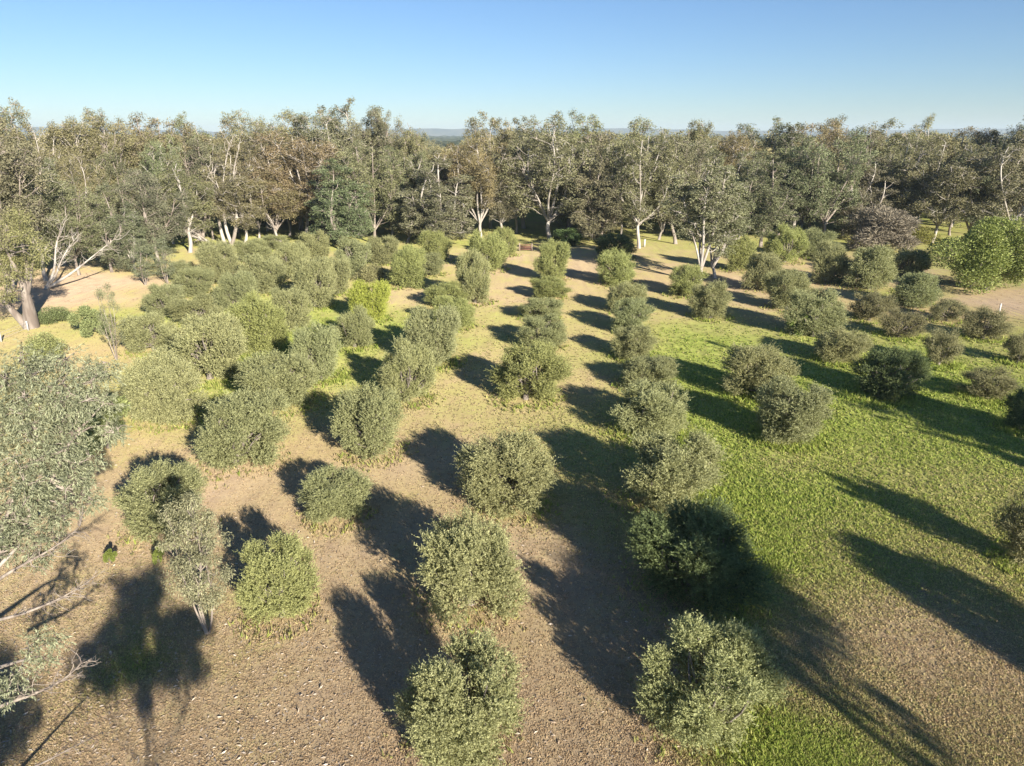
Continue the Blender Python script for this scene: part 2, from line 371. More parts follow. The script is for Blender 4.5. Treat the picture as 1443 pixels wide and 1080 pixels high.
# =================================================================== THE OLIVES
# photo x of the crown, lowest line, crown width, top line, tone, kind, look
SAGE, GREY, BRIGHT, LIME, DEEP, DUSK = (1, 1, 1), (0.95, 0.98, 1.0), (1.0, 1.04, 0.82), (1.12, 1.22, 0.54), (0.45, 0.55, 0.47), (0.82, 0.77, 0.82)  # DEEP puts shade into the leaf colour of olives standing in shadow
GATE = 'olives in the row that runs up to the wooden gate'
ROWS = {
 'gate': ('in the row ending at the gate', [
   (640, 1092, 172, 912, SAGE, 'leggy sage green olive nearest the camera'),
   (662, 878, 150, 716, SAGE, 'wide grey green olive second from the camera'),
   (718, 728, 122, 611, SAGE, 'olive with shaded right side, third from the camera'),
   (741, 573, 98, 484, BRIGHT, 'bright green olive beyond gap, fourth from the camera'),
   (758, 494, 68, 446, SAGE, 'round sage olive fifth from the camera'),
   (761, 452, 60, 418, SAGE, 'small rounded olive sixth from the camera'),
   (773, 424, 54, 393, BRIGHT, 'small fresh green olive seventh from the camera'),
   (780, 398, 48, 341, BRIGHT, 'tall narrow olive eighth from the camera')]),
 'strip': ('in the row edging the green strip', [
   (1005, 1070, 190, 888, SAGE, 'big spiky olive with silvery shoots, nearest the camera'),
   (976, 870, 184, 714, DEEP, 'very dark shaded olive, second from the camera'),  # tone darkens the crown for the shade it stands in
   (945, 728, 146, 603, SAGE, 'large pale olive third from the camera'),
   (915, 622, 106, 543, SAGE, 'dark-sided olive, fourth from the camera'),
   (909, 552, 80, 502, SAGE, 'rounded olive fifth from the camera'),
   (896, 510, 60, 460, SAGE, 'narrow olive sixth from the camera'),
   (890, 473, 62, 424, GREY, 'grey green olive seventh from the camera'),
   (887, 442, 58, 398, SAGE, 'middling sage olive eighth from the camera'),
   (877, 405, 58, 355, BRIGHT, 'yellow green tall olive ninth from the camera'),
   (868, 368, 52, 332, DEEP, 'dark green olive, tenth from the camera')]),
 'left1': ('in the first row left of centre', [
   (392, 888, 108, 768, (.97, .99, .84), 'small bright olive nearest the camera'),
   (475, 742, 98, 661, SAGE, 'low round olive second from the camera'),
   (524, 652, 96, 543, SAGE, 'green-footed olive, third from the camera'),
   (573, 572, 76, 484, SAGE, 'sage olive fourth from the camera'),
   (608, 520, 80, 434, GREY, 'big grey green olive fifth from the camera'),
   (642, 466, 62, 420, BRIGHT, 'yellowish olive sixth from the camera'),
   (632, 434, 56, 399, BRIGHT, 'small bushy olive seventh from the camera'),
   (669, 430, 56, 356, SAGE, 'upright olive eighth from the camera'),
   (691, 384, 54, 328, BRIGHT, 'tall fresh green olive ninth from the camera'),
   (714, 362, 32, 322, BRIGHT, 'small olive, tenth from the camera')]),
 'left2': ('in the second row left of centre', [
   (226, 762, 112, 650, SAGE, 'olive half in sapling shade, nearest the camera'),
   (328, 668, 132, 548, GREY, 'very large round grey olive second from the camera'),
   (394, 584, 112, 501, SAGE, 'broad low olive third from the camera'),
   (450, 541, 74, 459, GREY, 'dull grey green olive fourth from the camera'),
   (498, 494, 62, 436, SAGE, 'small dense olive fifth from the camera'),
   (520, 456, 64, 397, LIME, 'vivid lime green olive sixth from the camera'),
   (575, 408, 58, 350, BRIGHT, 'tall two-tiered olive seventh from the camera'),
   (607, 390, 46, 357, SAGE, 'half hidden olive eighth from the camera'),
   (616, 370, 50, 326, BRIGHT, 'fresh green olive, ninth from the camera')]),
 'left3': ('in the third row left of centre', [
   (232, 604, 104, 494, SAGE, 'wide pale olive nearest the camera'),
   (292, 544, 108, 444, SAGE, 'large domed olive second from the camera'),
   (361, 504, 82, 421, BRIGHT, 'yellow green upright olive third from the camera'),
   (406, 468, 68, 405, SAGE, 'sage olive fourth from the camera'),
   (443, 436, 62, 366, SAGE, 'olive with pale trunk showing, fifth from the camera'),
   (474, 417, 52, 365, SAGE, 'slim olive sixth from the camera'),
   (501, 392, 58, 337, GREY, 'greyish olive seventh from the camera'),
   (536, 374, 50, 334, SAGE, 'small far olive, eighth from the camera')]),
 'left4': ('in the fourth row left of centre', [
   (213, 500, 76, 440, SAGE, 'rounded olive nearest the camera'),
   (279, 463, 68, 417, SAGE, 'low yellowish olive second from the camera'),
   (331, 440, 62, 384, GREY, 'greyish olive third from the camera'),
   (368, 416, 66, 360, SAGE, 'broad sage olive fourth from the camera'),
   (411, 398, 56, 344, SAGE, 'mid green olive fifth from the camera'),
   (437, 370, 52, 328, SAGE, 'upright far olive, sixth from the camera')]),
 'left5': ('in the outermost row on the left', [
   (229, 448, 58, 399, GREY, 'dark grey green olive nearest the camera'),
   (275, 420, 54, 378, SAGE, 'rounded olive second from the camera'),
   (257, 398, 40, 368, GREY, 'low scruffy olive standing furthest out'),
   (311, 404, 56, 342, SAGE, 'tall dense olive third from the camera'),
   (356, 372, 54, 338, SAGE, 'yellow green olive fourth from the camera'),
   (389, 354, 44, 331, SAGE, 'small far olive fifth from the camera')]),
 'right1': ('right of the open green strip', [
   (1114, 630, 100, 533, GREY, 'large grey olive with ragged right side, nearest the camera'),
   (1075, 568, 98, 487, SAGE, 'rounded olive touching the nearest one, second from the camera'),
   (1003, 452, 58, 398, SAGE, 'lone compact olive in front of the orchard gum'),
   (968, 420, 54, 376, BRIGHT, 'yellowish olive at the foot of the orchard gum'),
   (1040, 384, 46, 332, BRIGHT, 'bright olive just right of the orchard gum')]),
 'right2': ('in the diagonal line on the right', [
   (1245, 568, 90, 494, DEEP, 'very dark round olive nearest the camera'),  # leaf colour carries the shade of the slope shadow around it
   (1192, 515, 72, 464, SAGE, 'open olive with trunk showing, second from the camera'),
   (1148, 480, 80, 413, GREY, 'large grey green olive third from the camera'),
   (1110, 440, 62, 384, SAGE, 'thick olive fourth from the camera'),
   (1075, 412, 58, 358, SAGE, 'sage olive fifth from the camera'),
   (1107, 372, 54, 320, BRIGHT, 'fresh green olive, sixth from the camera')]),
 'right3': ('on the far right slope', [
   (1150, 366, 54, 324, GREY, 'uppermost grey olive below the leaning gum'),
   (1172, 402, 50, 344, SAGE, 'upright two-lobed olive below the leaning gum'),
   (1228, 412, 74, 348, GREY, 'wide grey olive in front of the brown bare bush'),
   (1278, 396, 56, 352, GREY, 'olive left of the big bright leafy tree'),
   (1292, 438, 68, 385, GREY, 'dense olive below the big bright leafy tree')]),
}
THINS = [
   (1228, 456, 62, 411, 'spreading grey olive left of the two thin ones'),
   (1271, 480, 60, 438, 'thin grey olive above the very dark round olive'),
   (1338, 456, 52, 422, 'small thin olive under the bright leafy tree'),
   (1390, 482, 62, 435, 'thin mauve grey olive on the open slope near the white fence posts'),
   (1328, 520, 54, 464, 'upright thin olive in the middle of the right slope'),
   (1397, 568, 76, 519, 'low flat-topped thin olive nearest the right edge shadows'),
   (1440, 516, 46, 470, 'olive cut by the right frame edge, upper one'),
   (1446, 612, 56, 548, 'dark olive cut by the right frame edge, middle one'),
   (1462, 812, 96, 690, 'olive cut by the right frame edge, lowest one')]
rnd = random.Random(5)
OL_POS = []
def place_olive(px, yb, w, yt, tone, label, meshes, group, i):
    x, y = ground(px, yb)
    d = depth_of(y)
    wm = w * d / F
    y += wm * 0.30
    x = (px - 721.5) / F * depth_of(y, 2.0)
    d = depth_of(y, 2.0); wm = w * d / F * 0.97
    h = height_at(yt, y + wm * 0.12)
    h = max(2.2, min(7.0, h * (1.0 if y < 55 else 1.05))); wm *= 0.96 if x > -12 or y < 40 else 0.92
    OL_POS.append((x, y, wm, h))
    dw, dh = dim(meshes); sx = wm / dw; sz = h / dh
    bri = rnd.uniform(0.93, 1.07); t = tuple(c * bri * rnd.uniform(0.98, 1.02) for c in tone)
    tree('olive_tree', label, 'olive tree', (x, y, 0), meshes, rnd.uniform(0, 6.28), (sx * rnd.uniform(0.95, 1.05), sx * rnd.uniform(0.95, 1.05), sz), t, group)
k = 0
for key, (where, lst) in ROWS.items():
    for it in lst:
        px, yb, w, yt, tone, look = it
        place_olive(px, yb, w, yt, tone, look + ' ' + where, OLIVES[(k * 4 + k // 9) % 9], 'olive trees ' + where, k); k += 1
for j, (px, yb, w, yt, look) in enumerate(THINS):
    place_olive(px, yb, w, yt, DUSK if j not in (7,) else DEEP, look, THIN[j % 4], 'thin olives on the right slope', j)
# olives just outside the picture whose shadows fall into it
place_olive(1150, 470, 1, 440, SAGE, '', THIN[0], None, 0) if False else None

# small green shrub leaning on the diagonal line, far dark olive behind the gate row
bush_s = bush_meshes(301, 1.3, 2.4, 7000, 0.13, M_OLIVE, 9)
bush_l = bush_meshes(302, 2.2, 1.9, 9000, 0.14, M_OLIVE, 12)
def bush(name, px, yb, w, yt, tone, label, cat, meshes, Rb, Hb, group=None):
    x, y = ground(px, yb); wm = w * depth_of(y) / F; y += wm * 0.3
    x = (px - 721.5) / F * depth_of(y, 1); h = max(0.4, height_at(yt, y))
    return tree(name, label, cat, (x, y, 0), meshes, rnd.uniform(0, 6.28), (wm / dim(meshes)[0],) * 2 + (h / dim(meshes)[1],), tone, group)
bush('green_bush', 1127, 474, 28, 440, (0.95, 1.2, 0.75), 'small bright green bush growing against the large olive of the diagonal line', 'bush', bush_s, 1.3, 2.4)
bush('green_bush', 798, 348, 44, 322, (0.42, 0.60, 0.48), 'green bush, coloured dark for shade, behind the gate row under the big white-limbed gum', 'bush', bush_s, 1.3, 2.4)  # shade under the gum is painted into this bush's leaf tone
bush('grey_bush', 525, 398, 42, 372, (0.95, 0.9, 0.9), 'low straggly grey bush behind the vivid lime green olive', 'bush', bush_l, 2.2, 1.9)
bush('grey_bush', 127, 477, 36, 432, (0.85, 0.95, 0.85), 'small pale round bush on the dry slope left of the orchard', 'bush', bush_s, 1.3, 2.4)
bush('grey_bush', 76, 458, 48, 434, (0.6, 0.7, 0.6), 'low dark bush beside the thick white gum trunk', 'bush', bush_l, 2.2, 1.9)
bush('grey_bush', 60, 512, 50, 470, (0.95, 1.0, 0.85), 'low pale bush above the near gum crown', 'bush', bush_l, 2.2, 1.9)
bush('grey_bush', 150, 640, 70, 560, (0.95, 1.05, 0.85), 'pale bush half hidden behind the near gum crown', 'bush', bush_s, 1.3, 2.4)
bush('brown_bush', 1240, 358, 80, 292, (0.98, 0.97, 0.86), 'big brown leafless bush at the forest edge behind the wide grey olive', 'bush', bush_meshes(303, 2.6, 5.4, 15000, 0.42, M_TWIG, 15, sparse=True), 2.6, 5.4)
bush('brown_bush', 1290, 345, 50, 318, (0.75, 0.72, 0.42), 'low rusty olive bush right of the big brown leafless bush', 'bush', bush_l, 2.2, 1.9)
for px, yb, w, yt, lab in ((152, 796, 14, 775, 'small green weed clump in the dry grass near the two soft shadows'), (221, 797, 12, 772, 'small green weed clump directly below the half-shaded olive')):
    bush('weed_clump', px, yb, w, yt, (0.72, 0.85, 0.42), lab, 'weed', bush_s, 1.3, 2.4)
# big bright broadleaf
bt = bush_meshes(304, 7.5, 13.0, 40000, 0.33, M_BROAD, 21, z_low=0.2)
bush('leafy_tree', 1390, 416, 128, 309, (1, 1, 1), 'big round bright green leafy tree on the right at the forest edge', 'tree', bt, 7.5, 13.0)

# =================================================================== THE GUMS
OLV, BLUE, RUST, YEL, DRK, GRN = (0.98, 0.96, 0.86), (0.88, 0.95, 0.90), (1.04, 0.90, 0.76), (1.05, 1.01, 0.80), (0.74, 0.78, 0.72), (0.92, 0.96, 0.86)
WID = dict(tall=12.5, dense=10.5, spread=16.0, slim=9.0, high=11.5, shade=8.8, puff=8.5, streak=8.5)
def gum(px, yb, yt, w, kind, vi, tone, label, group, name='gum_tree', tilt=None):
    x, y = ground(px, yb)
    h = height_at(yt, y)
    wm = w * depth_of(y, h * 0.6) / F
    t = tuple(c * rnd.uniform(0.93, 1.07) for c in tone)
    ms = GUMS[kind][vi % len(GUMS[kind])]; dw, dh = dim(ms)
    tree(name, label, 'gum tree', (x, y, 0), ms, rnd.uniform(0, 6.28), (wm * 1.08 / dw,) * 2 + (h / dh,), t, group, tilt)
G1 = 'tall gums along the edge of the orchard'
FRONT = [
 (18, 408, 150, 105, 'tall', 0, OLV, 'tall olive grey gum at the left frame edge behind the thick white trunk'),
 (66, 396, 215, 85, 'tall', 1, GRN, 'gum with slanting grey trunk above the dry slope, second from the left edge'),
 (112, 388, 255, 80, 'spread', 1, GRN, 'spreading grey green gum above the pale fallen limbs'),
 (158, 384, 262, 66, 'dense', 0, BLUE, 'grey green gum at the top of the dry slope'),
 (190, 382, 285, 46, 'slim', 0, BLUE, 'thin grey gum with a straight pale stem at the top of the slope'),
 (222, 374, 240, 70, 'tall', 2, BLUE, 'blue grey gum left of the outermost olives'),
 (268, 356, 222, 80, 'tall', 3, GRN, 'full grey green gum left of the two bare white trunks'),
 (345, 344, 215, 85, 'spread', 0, OLV, 'gum between the bare white trunks and the rusty gum'),
 (392, 342, 235, 75, 'high', 0, RUST, 'lower rusty brown gum left of the large rusty gum'),
 (432, 338, 188, 105, 'spread', 2, RUST, 'large rusty brown gum with forked pale trunk'),
 (482, 352, 226, 78, 'dense', 1, BLUE, 'dense blue grey conical gum right of the rusty gum'),
 (530, 344, 205, 74, 'tall', 0, OLV, 'gum with two straight pale trunks between the two blue grey gums'),
 (575, 342, 262, 50, 'slim', 1, BLUE, 'small grey gum left of the widest blue grey gum'),
 (622, 346, 214, 88, 'dense', 2, BLUE, 'widest blue grey gum, leafy nearly to the ground'),
 (676, 342, 196, 72, 'high', 1, RUST, 'brown-tinged gum with several thin white stems left of the track'),
 (706, 338, 230, 60, 'tall', 1, OLV, 'narrow olive gum left of the track by the gate'),
 (776, 340, 166, 128, 'spread', 0, OLV, 'huge many-stemmed white-limbed gum behind the wooden gate'),
 (846, 346, 192, 82, 'dense', 0, GRN, 'grey green gum with hanging foliage right of the huge gum'),
 (900, 350, 186, 96, 'spread', 2, OLV, 'gum with V-forked white trunk beyond the dark olive'),
 (952, 344, 196, 74, 'tall', 2, GRN, 'gum right of the V-forked gum, behind the orchard gum'),
 (1072, 348, 222, 74, 'dense', 1, GRN, 'grey gum behind the fresh green olive'),
 (1118, 340, 205, 74, 'tall', 3, DRK, 'dark gum left of the leaning pale-trunked gum'),
 (1160, 342, 186, 100, 'spread', 1, GRN, 'wide gum with leaning pale trunk on the right'),
 (1212, 340, 225, 74, 'dense', 2, DUSK, 'mauve grey gum above the big brown leafless bush'),
 (1262, 336, 196, 80, 'tall', 1, OLV, 'tall gum right of the mauve grey gum'),
 (1312, 342, 196, 90, 'spread', 0, OLV, 'gum with low dark spreading stems left of the bright leafy tree'),
 (1364, 344, 218, 84, 'tall', 0, DRK, 'dark gum directly behind the bright leafy tree'),
 (1418, 350, 190, 92, 'tall', 3, GRN, 'gum with clean white trunk right of the bright leafy tree'),
]
for it in FRONT: gum(*it, G1)
gum(985, 398, 214, 84, 'slim', 0, GRN, 'lone gum with slender pinkish trunks standing inside the orchard', None)
gum(1008, 392, 236, 62, 'slim', 1, GRN, 'slightly shorter slim gum joined to the lone orchard gum on its right', None)
G2 = 'gums rising behind the front line'
SECOND = [
 (8, 360, 128, 90, 'tall', 2, OLV, 'tall dull gum whose top is highest at the left frame edge'),
 (52, 356, 148, 76, 'spread', 0, OLV, 'gum on the skyline just right of the left frame edge'),
 (105, 345, 182, 86, 'tall', 1, YEL, 'yellowish gum under the dip in the skyline at the left'),
 (142, 338, 157, 95, 'spread', 2, OLV, 'broad dome-topped gum on the skyline at the left'),
 (196, 338, 172, 84, 'spread', 1, YEL, 'yellow olive gum right of the dome-topped gum'),
 (244, 334, 164, 84, 'tall', 0, OLV, 'gum on the skyline above the slim slope gums'),
 (288, 330, 166, 76, 'spread', 0, GRN, 'grey green gum on the skyline left of the white dead trunks'),
 (334, 328, 172, 78, 'tall', 3, OLV, 'gum rising directly behind the white dead trunks'),
 (378, 326, 160, 80, 'spread', 2, OLV, 'skyline gum left above the large rusty gum'),
 (424, 324, 158, 76, 'high', 0, YEL, 'yellowish skyline gum right above the large rusty gum'),
 (468, 326, 160, 76, 'tall', 1, OLV, 'skyline gum above the conical blue grey gum'),
 (502, 322, 142, 72, 'high', 1, OLV, 'tallest open-topped gum of the left half of the skyline'),
 (550, 322, 158, 70, 'spread', 1, OLV, 'wispy-topped gum right of the tallest skyline gum'),
 (590, 328, 186, 52, 'tall', 2, OLV, 'gum at the left side of the skyline gap'),
 (632, 330, 210, 60, 'tall', 0, RUST, 'low brownish gum below the skyline gap'),
 (662, 328, 196, 50, 'spread', 2, RUST, 'brown gum at the right side of the skyline gap'),
 (692, 322, 160, 68, 'high', 1, OLV, 'tall gum right of the skyline gap'),
 (738, 322, 168, 74, 'tall', 3, OLV, 'gum on the skyline left of the huge gate gum'),
 (800, 320, 162, 88, 'spread', 1, YEL, 'sunny topped gum on the skyline behind the huge gate gum'),
 (850, 322, 188, 72, 'tall', 1, OLV, 'lower skyline gum right behind the huge gate gum'),
 (892, 322, 168, 66, 'high', 0, OLV, 'open-topped skyline gum above the V-forked gum'),
 (934, 326, 190, 64, 'spread', 0, YEL, 'low yellowish skyline gum left above the orchard gum'),
 (976, 322, 172, 54, 'tall', 2, OLV, 'pointed skyline gum above the lone orchard gum'),
 (1024, 324, 188, 72, 'spread', 2, RUST, 'brownish skyline gum right above the orchard gum'),
 (1078, 320, 168, 76, 'high', 1, DRK, 'dark open-topped skyline gum right of centre'),
 (1128, 320, 172, 78, 'tall', 0, YEL, 'yellowish skyline gum right of the dark open-topped one'),
 (1180, 318, 168, 84, 'spread', 1, OLV, 'broad skyline gum above the leaning pale trunk'),
 (1232, 318, 172, 78, 'tall', 3, OLV, 'skyline gum above the mauve grey gum'),
 (1286, 318, 168, 80, 'spread', 0, YEL, 'broad sunny skyline gum left above the bright leafy tree'),
 (1338, 320, 182, 78, 'tall', 1, RUST, 'brownish gum in the dip of the skyline at the right'),
 (1388, 322, 180, 78, 'spread', 2, DRK, 'dark gum on the skyline second from the right edge'),
 (1438, 330, 156, 90, 'high', 0, OLV, 'tall gum on the skyline at the right frame edge'),
]
for it in SECOND: gum(*it, G2)
G2B = 'slender gums filling the gaps of the front line'
for it in [
 (40, 378, 190, 44, 'slim', 0, OLV, 'slender gum between the two leftmost front gums'),
 (92, 374, 225, 46, 'slim', 1, GRN, 'slender gum behind the long pale fallen limbs'),
 (136, 366, 215, 50, 'tall', 4, OLV, 'narrow gum behind the grey green slope gum'),
 (178, 362, 215, 48, 'slim', 2, GRN, 'slender gum behind the straight-stemmed slope gum'),
 (245, 344, 200, 52, 'tall', 4, GRN, 'narrow gum just left of the grey leafless tree'),
 (300, 338, 196, 50, 'slim', 2, OLV, 'slender gum behind the bare leaning trunk'),
 (365, 336, 205, 48, 'slim', 0, OLV, 'slender gum behind the pale broken limb'),
 (408, 333, 200, 48, 'tall', 1, OLV, 'narrow gum behind the lower rusty gum'),
 (458, 336, 205, 46, 'slim', 2, OLV, 'slender gum between the rusty and conical gums'),
 (508, 336, 200, 48, 'slim', 1, OLV, 'slender gum just right of the conical gum'),
 (552, 334, 208, 46, 'slim', 0, GRN, 'slender gum left of the small grey gum'),
 (598, 334, 215, 44, 'tall', 4, OLV, 'narrow gum left behind the widest blue grey gum'),
 (648, 334, 218, 40, 'slim', 1, RUST, 'slender brownish gum right behind the widest blue grey gum'),
 (728, 330, 205, 52, 'tall', 4, OLV, 'narrow gum beside the track at the gate'),
 (820, 334, 205, 48, 'slim', 0, GRN, 'slender gum under the long curved white limb'),
 (874, 338, 200, 50, 'tall', 4, GRN, 'narrow gum left of the V-forked gum'),
 (928, 338, 205, 48, 'slim', 1, OLV, 'slender gum right of the V-forked gum'),
 (985, 334, 200, 54, 'tall', 1, OLV, 'narrow gum directly behind the orchard gum'),
 (1040, 338, 212, 56, 'tall', 4, GRN, 'narrow gum above the bright olive right of the orchard gum'),
 (1096, 332, 210, 50, 'slim', 2, GRN, 'slender gum left of the dark gum'),
 (1140, 332, 205, 48, 'slim', 0, OLV, 'slender gum right of the dark gum'),
 (1188, 332, 210, 50, 'slim', 1, OLV, 'slender gum left of the mauve grey gum'),
 (1238, 328, 208, 50, 'tall', 4, OLV, 'narrow gum above the rusty olive bush'),
 (1288, 330, 205, 50, 'slim', 0, GRN, 'slender gum left of the low dark spreading stems'),
 (1338, 332, 205, 50, 'tall', 2, OLV, 'narrow gum left above the bright leafy tree'),
 (1390, 332, 205, 50, 'slim', 1, OLV, 'slender gum right above the bright leafy tree'),
]: gum(*it, G2B)
# young gums on the slope at the left
G3 = 'sapling gums on the dry slope'
def small_gum(px, yb, yt, w, vi, tone, label, group=G3, kind='slim'):
    x, y = ground(px, yb); h = height_at(yt, y); wm = w * depth_of(y) / F
    tree('gum_sapling', label, 'sapling', (x, y, 0), SAP[vi], rnd.uniform(0, 6.28), (wm / 3.4,) * 2 + (h / 6.3,), tone, group)
def sapling_meshes(seed, n=60, leaf=0.15, cards=110, HT=6.0, R=1.5, z0=0.22, cr=0.5, nlimb=5):
    rng = np.random.default_rng(seed); tb = Tubes(); nodes = []; nr = []
    for i in range(nlimb):
        a = i * 2 * math.pi / nlimb + rng.uniform(-.4, .4); rr = R * rng.uniform(.15, .6)
        c = curve([math.cos(a) * .05, math.sin(a) * .05, -.1], [math.cos(a) * rr, math.sin(a) * rr, HT * rng.uniform(.7, .95)], rng, .035, 9)
        tb.add(c, np.linspace(.06, .012, 9), 6); nodes.append(c); nr.append(np.linspace(.085, .015, 9))
    nodes = np.concatenate(nodes); nr = np.concatenate(nr)
    VV, QQ, TT, off = [], [], [], 0
    for i in range(n):
        z = HT * (z0 + (1 - z0) * rng.random()); f = (z / HT - z0) / (1 - z0)
        rr = R * math.sin(math.pi * min(1, .12 + .8 * f)) ** .6 * math.sqrt(rng.random()); a = rng.uniform(0, 6.28)
        c = np.array([math.cos(a) * rr, math.sin(a) * rr, z])
        dd = np.linalg.norm(nodes - c, axis=1) + np.where(nodes[:, 2] < z - .2, 0, 5); j = int(dd.argmin())
        tb.add(curve(nodes[j], c, rng, .08, 5), np.linspace(min(nr[j] * .6, .03), .008, 5), 4)
        r = cr * rng.uniform(.6, 1.2)
        u = unit(rng.normal(size=(cards, 3))); B = c + u * r * rng.random((cards, 1)) ** .5 * [1, 1, .8]
        L = rng.uniform(.7, 1.3, cards) * leaf
        v, q = leaves(B, unit(u * .4 + rng.normal(size=(cards, 3)) * .5 + [0, 0, -.5]), L, L * .3, rng)
        VV.append(v); QQ.append(q + off); off += len(v); TT.append(np.clip(rng.normal(.5, .1) + rng.normal(0, .17, cards), 0, 1))
    return build_mesh('sapling_crown', np.concatenate(VV), np.concatenate(QQ), M_GUM, np.concatenate(TT)), tb.mesh('sapling_trunk', M_GUMBARK)
SAP = [sapling_meshes(401), sapling_meshes(402, n=34), sapling_meshes(403, n=95, cards=150, nlimb=4, z0=0.26, cr=0.42, leaf=0.12)]
small_gum(165, 508, 398, 36, 1, (1.05, 1.1, 1.0), 'thin sapling gum with a bare leaning stem standing on the dry slope')
small_gum(205, 402, 332, 40, 0, (0.9, 1.0, 0.95), 'sapling gum at the top of the dry slope, left of the other')
small_gum(236, 400, 330, 36, 0, (0.9, 1.0, 0.95), 'sapling gum at the top of the dry slope, beside the scruffy outer olive')
small_gum(293, 893, 696, 96, 2, (1.12, 1.12, 1.08), 'sapling gum with pale forked stems in the left foreground', None)

# gums out of sight behind the drone: their shadows lie on the grass
def shade_gum(px, py, h, kind, vi, w, label, frac=0.75):
    """stands where its crown shadow falls around the photo pixel"""
    x, y = ground(px, py); L = h * frac / math.tan(SUN_EL)
    tree('gum_tree', label, 'gum tree', (x + SUN_AZ[0] * L, y + SUN_AZ[1] * L, 0), GUMS[kind][vi], rnd.uniform(0, 6.28), (w / WID[kind],) * 2 + (h / 25.4,), GRN, 'gums behind the camera')
shade_gum(856, 745, 20, 'shade', 0, 9.2, 'gum behind the camera shading the centre lane and the very dark foreground olive', 0.81)
shade_gum(190, 835, 13, 'puff', 0, 6.4, 'gum behind the camera casting the soft shadow at the lower left', 0.91)
shade_gum(1165, 532, 17, 'dense', 1, 7.5, 'gum beyond the right edge shading the slope below the diagonal line', 0.66)
shade_gum(1325, 605, 15, 'dense', 2, 6.5, 'gum beyond the right edge shading the slope near the edge', 0.6)
shade_gum(1110, 905, 15, 'streak', 0, 2.2, 'slim gum behind the camera casting streaks at the lower right', 0.81)
shade_gum(1180, 985, 15, 'streak', 0, 1.8, 'slim gum behind the camera casting the lowest streaks', 0.81)
shade_gum(-10, 1020, 13, 'puff', 0, 3.4, 'gum behind the camera shading the lower left corner', 0.81)
for (qx, qy, qh, ql) in ((26.8, 21.8, 5.8, 'olive beyond the right edge casting the lower long shadow'), (31, 17, 4.4, 'olive beyond the right edge, nearer the camera')):
    tree('olive_tree', ql, 'olive tree', (qx, qy, 0), OLIVES[3], qx, (.95, .95, qh / 4.75), SAGE, 'olives beyond the right edge')

